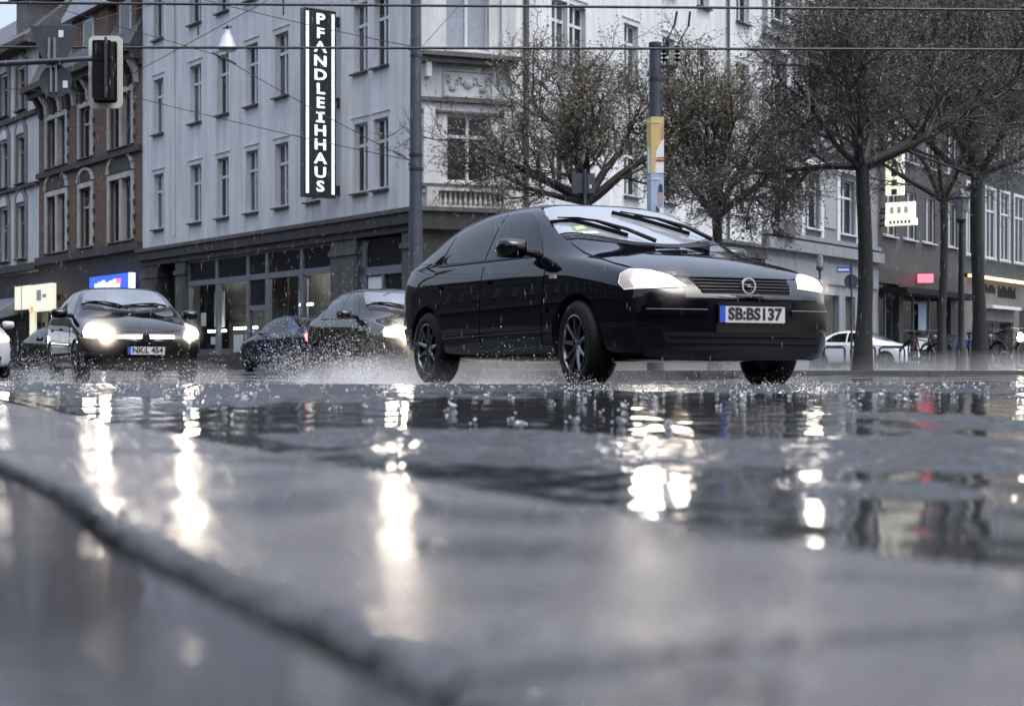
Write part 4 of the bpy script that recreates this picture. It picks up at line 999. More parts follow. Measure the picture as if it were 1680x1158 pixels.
def patch(bvh, poly, U, Vv, d, O=(0, 0, 0), off=0.003, step=0.06, thick=0.004, m=None, name='panel', parent=None, smooth=True, shape=None):
    """a panel lying on the body: outline poly in the (U,V) plane, thrown along d onto the body, standing proud of it by off"""
    U = Vector(U); Vv = Vector(Vv); d = Vector(d).normalized(); O = Vector(O)
    bm = bmesh.new()
    bm.faces.new([bm.verts.new((p[0], p[1], 0)) for p in poly])
    x0 = min(p[0] for p in poly); x1 = max(p[0] for p in poly); y0 = min(p[1] for p in poly); y1 = max(p[1] for p in poly)
    for ax, a, b in ((0, x0, x1), (1, y0, y1)):
        k = int((b - a) / step)
        for i in range(1, k + 1):
            co = [0, 0, 0]; no = [0, 0, 0]; co[ax] = a + (b - a) * i / (k + 1); no[ax] = 1
            bmesh.ops.bisect_plane(bm, geom=bm.verts[:] + bm.edges[:] + bm.faces[:], plane_co=co, plane_no=no)
    bm.normal_update()
    dead = []; nrm = {}
    for v in bm.verts:
        p = O + U * v.co.x + Vv * v.co.y - d * 3
        h, nn, _, _ = bvh.ray_cast(p, d)
        if h is None: dead.append(v); continue
        nrm[v] = nn if nn.dot(d) < 0 else -nn
        v.co = h
    for v, nn in nrm.items(): v.co = v.co + nn * off
    bmesh.ops.delete(bm, geom=dead, context='VERTS')
    bm.verts.index_update()
    keys = [v for v in bm.verts]
    vs = [v.co.copy() for v in keys]; ns = [nrm[v] for v in keys]; fs = [[v.index for v in f.verts] for f in bm.faces]
    edge_ct = {}
    for f in fs:
        for a, b in zip(f, f[1:] + f[:1]): edge_ct[(a, b)] = 1
    rim = [(a, b) for (a, b) in edge_ct if (b, a) not in edge_ct]
    bm.free()
    n = len(vs); V2 = vs + [v - nn * (thick + off) for v, nn in zip(vs, ns)]
    F2 = [tuple(f) for f in fs] + [(a, a + n, b + n, b) for a, b in rim]
    me = bpy.data.meshes.new(name); me.from_pydata(V2, [], F2); me.materials.append(m)
    b2 = bmesh.new(); b2.from_mesh(me); bmesh.ops.recalc_face_normals(b2, faces=b2.faces)
    # keep the outer skin facing outwards
    b2.faces.ensure_lookup_table()
    if b2.faces and b2.faces[0].normal.dot(ns[fs[0][0]]) < 0: bmesh.ops.reverse_faces(b2, faces=b2.faces)
    b2.to_mesh(me); b2.free()
    if smooth: me.polygons.foreach_set('use_smooth', [True] * len(me.polygons)); me.set_sharp_from_angle(angle=math.radians(40))
    return link(name, me, parent)

WHEELS = {}
def wheel(parent, x, y, r, w, side, style, steer=0.0):
    key = (r, w, style)
    if key not in WHEELS:
        tm = MB(); h = w / 2
        tm.lathe([(r * 0.66, -h * 0.86), (r * 0.80, -h), (r * 0.93, -h * 0.95), (r * 0.99, -h * 0.72), (r, -h * 0.4), (r, h * 0.4), (r * 0.99, h * 0.72), (r * 0.93, h * 0.95), (r * 0.80, h), (r * 0.66, h * 0.86)], 40, 'y')
        for k in range(4):      # tread grooves
            pass
        well = MB(); well.lathe([(r * 0.665, h * 0.84), (r * 0.60, h * 0.3), (r * 0.58, -h * 0.5), (0.0, -h * 0.5)], 32, 'y')
        rm = MB(); rm.lathe([(r * 0.665, h * 0.80), (r * 0.675, h * 0.95), (r * 0.64, h * 0.97), (r * 0.62, h * 0.80)], 40, 'y', closed=True)
        ns = {'multi': 9, 'five': 5, 'cover': 7}[style]
        for i in range(ns):
            t = 2 * math.pi * i / ns
            for dt in ((-0.13, 0.13) if style != 'multi' else (0,)):
                a = Vector((math.cos(t + dt * 0.5), 0, math.sin(t + dt * 0.5))); b = Vector((math.cos(t + dt), 0, math.sin(t + dt)))
                rm.tube([a * r * 0.14 + Vector((0, h * 0.62, 0)), a * r * 0.4 + Vector((0, h * 0.78, 0)), b * r * 0.645 + Vector((0, h * 0.82, 0))], [r * 0.075, r * 0.055, r * 0.05], 6)
        rm.lathe([(r * 0.2, h * 0.4), (r * 0.2, h * 0.66), (r * 0.15, h * 0.74), (0.0, h * 0.76)], 20, 'y')
        WHEELS[key] = (tm.mesh('tyre', M['tyre'], True, 50), well.mesh('rim_well', M['rim_dark'], True, 40), rm.mesh('rim', M['rim'], True, 40))
    o = bpy.data.objects.new('wheel', None); COL.objects.link(o); o.parent = parent
    rot = steer if side > 0 else math.pi + steer
    o.matrix_local = Matrix.Translation((x, y * side, r)) @ Matrix.Rotation(rot, 4, 'Z') @ Matrix.Rotation(R(0, 6.28), 4, 'Y')
    t, wl, rm = WHEELS[key]
    link('tyre', t, o); link('rim_well', wl, o); link('rim', rm, o)
    return o

def emblem(parent, c, s, nx=(1, 0, 0)):
    b = MB()
    b.lathe([(s, -0.006), (s * 1.0, 0.006), (s * 0.80, 0.006), (s * 0.80, -0.006)], 24, 'x', closed=True)
    b.prism([(-s * 1.15, s * 0.16), (s * 0.30, s * 0.14), (-s * 0.02, -s * 0.02), (s * 1.15, -s * 0.16), (-s * 0.30, -s * 0.14), (s * 0.02, s * 0.02)], -0.004, 0.009, 'x')
    o = b.build('emblem', M['chrome'], parent, smooth=True); o.location = c
    return o

def plate(parent, txt, x, z, tilt=0.0, sx=1.0):
    b = MB(); b.prism([(-0.26, -0.055), (0.26, -0.055), (0.26, 0.055), (-0.26, 0.055)], -0.006, 0.004, 'x')
    o = b.build('number_plate', M['plate'], parent); o.location = (x, 0, z); o.rotation_euler = (0, -tilt, 0)
    rimb = MB(); 
    for q in ((-0.268, 0.268, 0.055, 0.062), (-0.268, 0.268, -0.062, -0.055), (-0.268, -0.26, -0.055, 0.055), (0.26, 0.268, -0.055, 0.055)): rimb.box(-0.006, 0.006, q[0], q[1], q[2], q[3])
    rimb.build('plate_holder', M['trim'], o)
    s = MB(); s.box(0.004, 0.0065, -0.26, -0.215, -0.054, 0.054); s.build('blue_band', M['plate_blue'], o)
    me = text_mesh(txt, 0.098, 0.0015, 0.0035); me.materials.clear(); me.materials.append(M['ink'])
    xs_ = [v.co.x for v in me.vertices]; k = 0.43 / (max(xs_) - min(xs_)); xm = (max(xs_) + min(xs_)) / 2
    T = Matrix(((0, 0, 1, 0.0055), (1, 0, 0, 0.022), (0, 1, 0, 0), (0, 0, 0, 1))) @ Matrix.Diagonal((k, 1.08, 1, 1)) @ Matrix.Translation((-xm, 0, 0))
    link('lettering', me, o, T)
    return o

def arc(fn, a, b, n): return [fn(a + (b - a) * i / n) for i in range(n + 1)]
def make_car(name, label, cat, loc, heading, paint_m, rows=HATCH, wheelbase=2.606, plate_text=None, style='hatch', lit=True, wheels='multi', detail=2, group=None,
             fx=lambda x: x, fz=lambda z: z, sy=1.0, r=0.305, front='bar', steer=0.0, tail_lit=False, beam=0.0):
    """heading: 0 drives towards the camera, positive swings to the right; origin on the ground under the front axle"""
    rz = heading - math.pi / 2
    root = thing(name, loc, label, cat, group, rz)
    me, bvh = car_body(rows, wheelbase, paint_m, fx, fz, sy, r)
    link('body', me, root)
    def side_poly(pl): return [(fx(x), fz(z)) for x, z in pl]
    sedan = rows is SEDAN
    for s in (1, -1):
        d = (0, -s, 0); A = dict(U=(1, 0, 0), Vv=(0, 0, 1), d=d)
        fd = side_poly([(-0.50, 0.30), (-1.515, 0.29), (-1.515, 0.925), (-0.60, 0.918), (-0.47, 0.86)])
        rd = side_poly([(-1.53, 0.29), (-2.16, 0.29), (-2.235, 0.46), (-2.40, 0.62), (-2.50, 0.70), (-2.47, 0.935), (-1.53, 0.925)])
        door_f = patch(bvh, fd, off=0.005, m=paint_m, name='door', parent=root, **A)
        door_r = patch(bvh, rd, off=0.005, m=paint_m, name='door', parent=root, **A)
        wf = side_poly([(-0.60, 0.965), (-1.50, 0.975), (-1.50, 1.335), (-1.16, 1.318), (-0.98, 1.250), (-0.72, 1.07)])
        if sedan: wr = side_poly([(-1.56, 0.975), (-2.42, 0.99), (-2.30, 1.10), (-2.12, 1.24), (-1.95, 1.30), (-1.56, 1.335)])
        else: wr = side_poly([(-1.56, 0.975), (-2.40, 0.99), (-2.40, 1.215), (-2.15, 1.295), (-1.85, 1.330), (-1.56, 1.337)])
        patch(bvh, wf, off=0.004, m=M['car_glass'], name='pane', parent=door_f, **A)
        patch(bvh, wr, off=0.004, m=M['car_glass'], name='pane', parent=door_r, **A)
        if not sedan: patch(bvh, side_poly([(-2.43, 1.000), (-2.93, 1.018), (-2.80, 1.085), (-2.58, 1.180), (-2.43, 1.225)]), off=0.004, m=M['car_glass'], name='quarter_window', parent=root, **A)
        if detail > 1:
            patch(bvh, side_poly([(-0.60, 0.948), (-2.46, 0.970), (-2.46, 0.985), (-0.60, 0.963)]), off=0.008, m=M['trim'], name='window_seal', parent=root, **A)
            patch(bvh, side_poly([(-0.40, 0.535), (-2.20, 0.535), (-2.20, 0.57), (-0.40, 0.57)]), off=0.016, m=paint_m, name='rub_strip', parent=root, **A)
            for dd, x in ((door_f, -1.34), (door_r, -2.28)):
                patch(bvh, side_poly([(x, 0.775), (x - 0.17, 0.778), (x - 0.17, 0.81), (x, 0.805)]), off=0.028, step=0.03, m=paint_m, name='handle', parent=dd, **A)
            patch(bvh, side_poly([(-0.28, 0.77), (-0.38, 0.775), (-0.37, 0.80), (-0.29, 0.795)]), off=0.010, step=0.03, m=M['indicator'], name='side_repeater', parent=root, **A)
        # mirror on a short arm
        mm = MB(); x0, z0 = fx(-0.74), fz(1.00)
        vsn = []; 
        for i, (dx, sc) in enumerate([(0.09, 0.35), (0.06, 0.8), (0.0, 1.0), (-0.05, 1.0), (-0.07, 0.9)]):
            for t in range(12):
                a = 2 * math.pi * t / 12; cy_, sz = math.cos(a), math.sin(a)
                e = 0.55; yy = math.copysign(abs(cy_) ** e, cy_) * 0.115 * sc; zz = math.copysign(abs(sz) ** e, sz) * 0.072 * sc
                vsn.append((x0 + dx, s * (0.955 * sy + yy), z0 + zz + 0.01))
        fsn = [(i * 12 + t, i * 12 + (t + 1) % 12, (i + 1) * 12 + (t + 1) % 12, (i + 1) * 12 + t) for i in range(4) for t in range(12)] + [tuple(range(12)), tuple(reversed(range(48, 60)))]
        mm.add(vsn, fsn); mo = mm.build('mirror', paint_m, root, smooth=True, angle=50)
        am = MB(); am.tube([(x0 + 0.08, s * 0.70 * sy, z0 - 0.05), (x0 + 0.03, s * 0.80 * sy, z0 - 0.02), (x0, s * 0.90 * sy, z0 - 0.01)], [0.04, 0.03, 0.025], 8); am.build('mirror_arm', M['trim'], mo)
        gl = MB(); gl.box(x0 - 0.075, x0 - 0.071, s * 0.955 * sy - 0.095, s * 0.955 * sy + 0.095, z0 - 0.05, z0 + 0.065); gl.build('mirror_glass', M['chrome'], mo)
        for ax in (0.0, -wheelbase):
            wheel(root, ax, (0.755 if ax == 0 else 0.745) * sy, r, 0.195, s, wheels, steer if ax == 0 else 0.0)
        # headlamp wrapping round the corner
        ang = math.radians(28); dv = Vector((-math.cos(ang), -s * math.sin(ang), -0.05)).normalized()
        Uh = Vector((-math.sin(ang), s * math.cos(ang), 0))
        hp = {'hatch': [(0.125, 0.628), (0.33, 0.613), (0.53, 0.612), (0.565, 0.66), (0.55, 0.725), (0.49, 0.757), (0.36, 0.747), (0.23, 0.705)],
              'mini': [(0.20, 0.66), (0.40, 0.64), (0.56, 0.66), (0.60, 0.76), (0.58, 0.86), (0.53, 0.89), (0.42, 0.83), (0.28, 0.73)],
              'golf': [(0.14, 0.62), (0.40, 0.61), (0.54, 0.63), (0.57, 0.70), (0.54, 0.77), (0.42, 0.77), (0.18, 0.73)]}[style]
        hp = [(a - 0.105, z - (0.055 if style == 'mini' else 0)) for a, z in hp]
        O = Vector((fx(0.865) - 0.865, 0, 0))
        hl = patch(bvh, [(a * sy, fz(z)) for a, z in hp], Uh, (0, 0, 1), dv, O=O, off=0.008, step=0.04, m=M['lamp_lens_dim'] if lit else M['lamp_off'], name='headlamp', parent=root)
        if style == 'hatch':
            ind = [(0.465, 0.622), (0.53, 0.618), (0.558, 0.66), (0.545, 0.722), (0.49, 0.748), (0.465, 0.746)]; beamp = [(0.17, 0.632), (0.33, 0.622), (0.46, 0.62), (0.46, 0.742), (0.36, 0.739), (0.25, 0.703)]
        else:
            c = (sum(p[0] for p in hp) / len(hp) + 0.03, sum(p[1] for p in hp) / len(hp)); ind = None
            beamp = [(c[0] + 0.11 * math.cos(t), c[1] + 0.075 * math.sin(t)) for t in [2 * math.pi * i / 12 for i in range(12)]]
        if ind: patch(bvh, [((a - 0.105) * sy, fz(z)) for a, z in ind], Uh, (0, 0, 1), dv, O=O, off=0.012, step=0.04, m=M['indicator'], name='indicator', parent=hl)
        if lit:
            patch(bvh, [((a - (0.105 if style == 'hatch' else 0)) * sy, fz(z)) for a, z in beamp], Uh, (0, 0, 1), dv, O=O, off=0.012, step=0.04, m=M['lamp_lens'], name='beam_lens', parent=hl)
            cxp = sum(p[0] for p in beamp) / len(beamp) + (0.045 if style == 'hatch' else 0.0); czp = sum(p[1] for p in beamp) / len(beamp) - (0.004 if style == 'hatch' else 0)
            rx, rz_ = (0.085, 0.045) if style == 'hatch' else (0.085, 0.06)
            patch(bvh, [((cxp + rx * math.cos(t) - (0.105 if style == 'hatch' else 0)) * sy, fz(czp + rz_ * math.sin(t))) for t in [2 * math.pi * i / 14 for i in range(14)]], Uh, (0, 0, 1), dv, O=O, off=0.018, step=0.04, m=M['lamp_core'], name='reflector', parent=hl)
            if beam:
                hx = fx(0.70); L = bpy.data.lights.new('headlamp_beam', 'SPOT'); L.energy = beam; L.spot_size = math.radians(75); L.spot_blend = 0.8; L.shadow_soft_size = 0.06; L.color = (1.0, 0.86, 0.68)
                lo = bpy.data.objects.new('headlamp_beam', L); COL.objects.link(lo); lo.parent = root
                lo.location = (fx(0.93), s * 0.58 * sy, fz(0.68)); lo.rotation_euler = Vector((1, 0, -0.045)).to_track_quat('-Z', 'Z').to_euler()
        # tail lamp
        xr = rows[-1][0]
        tl = [(0.50, 0.74), (0.70, 0.74), (0.72, 0.90), (0.64, 0.93), (0.52, 0.88)]
        patch(bvh, [(a * sy, fz(z)) for a, z in tl], (0, s, 0), (0, 0, 1), (1, 0, 0), O=(-3, 0, 0), off=0.008, step=0.05, m=M['tail'] if tail_lit else M['red_print'], name='tail_lamp', parent=root)
    # bonnet, windscreen, rear window
    bw_ = lambda y: fx(-0.12 - 0.30 * (y / 0.68) ** 2)
    bon = [(bw_(y), y * sy) for y in [-0.66 + 1.32 * i / 10 for i in range(11)]] + [(fx(0.30), 0.70 * sy), (fx(0.55), 0.66 * sy)] + [(fx(0.79 - 0.16 * (y / 0.6) ** 2), y * sy) for y in [0.56 - 1.12 * i / 8 for i in range(9)]] + [(fx(0.55), -0.66 * sy), (fx(0.30), -0.70 * sy)]
    patch(bvh, bon, (1, 0, 0), (0, 1, 0), (0, 0, -1), off=0.007, step=0.08, m=paint_m, name='bonnet', parent=root)
    ws = [(fx(-0.22 - 0.36 * (y / 0.66) ** 2), y * sy) for y in [-0.66 + 1.32 * i / 12 for i in range(13)]] + [(fx(-0.94), 0.585 * sy)] + [(fx(-1.015 - 0.05 * (y / 0.5) ** 2), y * sy) for y in [0.53 - 1.06 * i / 10 for i in range(11)]] + [(fx(-0.94), -0.585 * sy)]
    wsp = patch(bvh, ws, (1, 0, 0), (0, 1, 0), (0, 0, -1), off=0.004, step=0.07, m=M['windscreen' if style == 'hatch' else 'windscreen_clear'], name='windscreen', parent=root)
    sl_ = lambda y, k: (fx(-1.03 - 0.05 * (y / 0.5) ** 2 - k), y * sy)
    patch(bvh, [sl_(y, 0) for y in [0.53 - 1.06 * i / 10 for i in range(11)]] + [sl_(y, 0.03) for y in [-0.53 + 1.06 * i / 10 for i in range(11)]], (1, 0, 0), (0, 1, 0), (0, 0, -1), off=0.006, step=0.1, m=M['trim'], name='windscreen_seal', parent=root)
    cw = lambda y, k: (fx(-0.135 - k - 0.33 * (y / 0.67) ** 2), y * sy)
    patch(bvh, [cw(y, 0.0) for y in [0.66 - 1.32 * i / 10 for i in range(11)]] + [cw(y, 0.075) for y in [-0.66 + 1.32 * i / 10 for i in range(11)]], (1, 0, 0), (0, 1, 0), (0, 0, -1), off=0.005, step=0.1, m=M['trim'], name='scuttle', parent=root)
    if sedan: rw = [(fx(-2.20), 0.50), (fx(-2.14), 0.0), (fx(-2.20), -0.50), (fx(-2.62), -0.56), (fx(-2.70), 0), (fx(-2.62), 0.56)]
    else: rw = [(fx(-2.78), 0.50), (fx(-2.72), 0.0), (fx(-2.78), -0.50), (fx(-3.06), -0.54), (fx(-3.12), 0), (fx(-3.06), 0.54)]
    patch(bvh, [(x, y * sy) for x, y in rw], (1, 0, 0), (0, 1, 0), (0, 0, -1), off=0.004, step=0.1, m=M['car_glass'], name='rear_window', parent=root)
    def wiper(y0, y1, x0, x1, sgn, lift=0.03):
        def on(x, y, up):
            h, nn, _, _ = bvh.ray_cast(Vector((x, y, 3)), Vector((0, 0, -1))); return h + nn * up
        b = MB()
        pts = [on(fx(x0 + (x1 - x0) * t), (y0 + (y1 - y0) * t) * sy, 0.03 + 0.03 * math.sin(t * 3.1)) for t in (0, 0.35, 0.7, 1)]
        b.tube(pts, [0.018, 0.015, 0.011, 0.009], 6)
        o = b.build('wiper', M['black'], root)
        c = 0.78; bx, by = x0 + (x1 - x0) * c, y0 + (y1 - y0) * c
        dx, dy = (x1 - x0), (y1 - y0); L_ = math.hypot(dx, dy); dx, dy = dx / L_, dy / L_; L2 = 0.29
        bl = MB(); bl.tube([on(fx(bx + dx * q * L2), (by + dy * q * L2) * sy, 0.016) for q in (-1, -0.5, 0, 0.5, 1)], 0.015, 5)
        bl.tube([on(fx(bx + dx * q * L2), (by + dy * q * L2) * sy, 0.032 + 0.018 * (1 - abs(q))) for q in (-0.8, -0.3, 0, 0.3, 0.8)], 0.006, 5)
        bl.build('wiper_blade', M['black'], o)
    if detail > 1:
        if style == 'hatch':
            wiper(-0.08, -0.52, -0.20, -0.66, 1); wiper(0.50, 0.02, -0.36, -0.68, 1)
            # badge and toll sticker low in the passenger corner
            b = MB()
            h, nn, _, _ = bvh.ray_cast(Vector((-0.50, -0.50, 3)), Vector((0, 0, -1)))
            A_ = patch(bvh, [(-0.50, -0.47), (-0.50, -0.56), (-0.57, -0.56), (-0.57, -0.47)], (1, 0, 0), (0, 1, 0), (0, 0, -1), off=0.007, m=M['green_print'], name='sticker', parent=wsp)
            patch(bvh, [(-0.512, -0.485), (-0.512, -0.545), (-0.556, -0.545), (-0.556, -0.485)], (1, 0, 0), (0, 1, 0), (0, 0, -1), off=0.009, m=M['yellow'], name='sticker', parent=wsp)
            patch(bvh, [(-0.42, -0.42), (-0.44, -0.53), (-0.47, -0.53), (-0.45, -0.42)], (1, 0, 0), (0, 1, 0), (0, 0, -1), off=0.007, m=M['paper'], name='sticker', parent=wsp)
        else:
            wiper(-0.05, -0.50, -0.26, -0.52, 1); wiper(0.52, 0.0, -0.42, -0.36, 1)
    # nose
    Fr = dict(U=(0, 1, 0), Vv=(0, 0, 1), d=(-1, 0, 0))
    def fp(pl): return [(y * sy, fz(z)) for y, z in pl]
    def nose_x(z, y=0.0):
        h = bvh.ray_cast(Vector((3, y, fz(z))), Vector((-1, 0, 0)))[0]; return h.x if h else fx(0.86)
    if style == 'hatch':
        patch(bvh, fp([(-0.47, 0.60), (0.47, 0.60), (0.455, 0.745), (-0.455, 0.745)]), off=0.004, m=paint_m, name='nose_panel', parent=root, **Fr)
        g = patch(bvh, fp([(-0.345, 0.632), (0.345, 0.632), (0.395, 0.728), (0.36, 0.736), (-0.36, 0.736), (-0.395, 0.728)]), off=0.007, m=M['black'], name='grille', parent=root, **Fr)
        for i in range(5):
            z = 0.644 + i * 0.021; w = 0.35 + i * 0.008
            patch(bvh, fp([(-w, z), (w, z), (w, z + 0.006), (-w, z + 0.006)]), off=0.016, step=0.12, m=M['trim'], name='slat', parent=g, **Fr)
        emblem(g, (nose_x(0.685) + 0.035, 0, fz(0.685)), 0.056)
        patch(bvh, fp([(-0.62, 0.585), (0.62, 0.585), (0.60, 0.600), (-0.60, 0.600)]), off=0.003, step=0.1, m=M['black'], name='bumper_gap', parent=root, **Fr)
        bump_o = [(-0.735, 0.40), (-0.70, 0.24), (-0.60, 0.215), (0.60, 0.215), (0.70, 0.24), (0.735, 0.40), (0.73, 0.545), (0.66, 0.578), (0.4, 0.583), (-0.4, 0.583), (-0.66, 0.578), (-0.73, 0.545)]
        patch(bvh, fp(bump_o), off=0.024, step=0.05, thick=0.01, m=paint_m, name='bumper', parent=root, **Fr)
        for s in (-1, 1):
            patch(bvh, fp([(s * 0.33, 0.488), (s * 0.70, 0.488), (s * 0.70, 0.522), (s * 0.33, 0.522)]), off=0.034, m=paint_m, name='bumper_strip', parent=root, **Fr)
            patch(bvh, fp([(s * 0.33, 0.5225), (s * 0.70, 0.5225), (s * 0.70, 0.527), (s * 0.33, 0.527)]), off=0.033, m=M['steel_light'], name='bumper_highlight', parent=root, **Fr)  # pale strip standing in for the highlight along the bumper
        ik = patch(bvh, fp([(-0.58, 0.255), (0.58, 0.255), (0.62, 0.375), (-0.62, 0.375)]), off=0.028, m=M['black'], name='lower_intake', parent=root, **Fr)
        for z in (0.30, 0.345): patch(bvh, fp([(-0.58, z), (0.58, z), (0.58, z + 0.012), (-0.58, z + 0.012)]), off=0.036, step=0.12, m=M['trim'], name='slat', parent=ik, **Fr)
        pz = 0.475
    elif style == 'mini':
        g = patch(bvh, fp([(-0.36, 0.555), (0.36, 0.555), (0.40, 0.68), (-0.40, 0.68)]), off=0.004, m=M['black'], name='grille', parent=root, **Fr)
        patch(bvh, fp([(-0.40, 0.632), (0.40, 0.632), (0.40, 0.672), (-0.40, 0.672)]), off=0.014, m=M['chrome'], name='grille_bar', parent=g, **Fr)
        bk = MB(); bk.lathe([(0.0, 0.012), (0.058, 0.010), (0.062, 0.0)], 20, 'x'); bo_ = bk.build('badge_back', M['black'], g); bo_.location = (nose_x(0.652) + 0.016, 0, fz(0.65))
        emblem(g, (nose_x(0.652) + 0.036, 0, fz(0.65)), 0.05)
        patch(bvh, fp([(-0.55, 0.24), (0.55, 0.24), (0.60, 0.38), (-0.60, 0.38)]), off=0.004, m=M['black'], name='lower_intake', parent=root, **Fr)
        pz = 0.455
    else:
        g = patch(bvh, fp([(-0.42, 0.63), (0.42, 0.63), (0.44, 0.73), (-0.44, 0.73)]), off=0.004, m=M['black'], name='grille', parent=root, **Fr)
        for z in (0.655, 0.695): patch(bvh, fp([(-0.42, z), (0.42, z), (0.42, z + 0.01), (-0.42, z + 0.01)]), off=0.012, step=0.12, m=M['chrome'], name='slat', parent=g, **Fr)
        patch(bvh, fp([(-0.60, 0.26), (0.60, 0.26), (0.62, 0.40), (-0.62, 0.40)]), off=0.004, m=M['black'], name='lower_intake', parent=root, **Fr)
        pz = 0.48
    if plate_text: plate(root, plate_text, nose_x(pz) + (0.036 if style == 'hatch' else 0.012), fz(pz) + 0.02)
    return root

MAIN = make_car('hatchback_car', 'glossy black five door hatchback with plate SB BS 137 turning close in front', 'car', (1.19, 11.26, ground_z(11.26) - 0.012), 0.457, M['paint_black'], plate_text='SB:BS137', steer=-0.10, beam=8, group='cars driving through the rain')
mini = make_car('hatchback_car', 'small black hatchback with chrome grille bar and plate NK L 454 at the left', 'car', (-5.52, 23.2, ground_z(23.2) - 0.01), 0.42, M['paint_dark'], plate_text='NK:L 454', style='mini', wheels='five', wheelbase=2.511,
         fx=lambda x: x * 0.965, fz=lambda z: z * 1.0 if z < 0.4 else 0.4 + (z - 0.4) * 1.05, sy=1.02, beam=45, group='cars driving through the rain')
golf = make_car('hatchback_car', 'dark grey hatchback in spray half hidden behind the big black hatchback', 'car', (-1.335, 23.6, ground_z(23.6) - 0.01), 0.42, M['paint_grey'], style='golf', wheels='five', wheelbase=2.55,
         fz=lambda z: z if z < 0.5 else 0.5 + (z - 0.5) * 1.06, sy=1.02, beam=130, group='cars driving through the rain')
sed = make_car('saloon_car', 'dark blue saloon with lit red tail lamp driving away', 'car', (-6.1, 41.2, ground_z(41) + 0.0), math.pi + 0.55, M['paint_blue'], rows=SEDAN, style='golf', wheels='five', lit=False, tail_lit=True, detail=1)
left_car = make_car('hatchback_car', 'silver hatchback cut off by the left picture edge with headlamp lit', 'car', (-10.1, 29.0, ground_z(29)), 0.45, M['paint_silver'], style='golf', wheels='five', detail=1, group='cars driving through the rain')
far_car = make_car('hatchback_car', 'grey hatchback far down the street behind the small black hatchback', 'car', (-14.3, 52, ground_z(52)), 0.60, M['paint_grey'], style='golf', wheels='five', detail=1, group='cars driving through the rain')
white_car = make_car('saloon_car', 'white saloon parked behind the railings and the big tree', 'car', (14.1, 58.5, PV), 0.95, M['paint_white'], rows=SEDAN, style='golf', wheels='five', lit=False, detail=1)
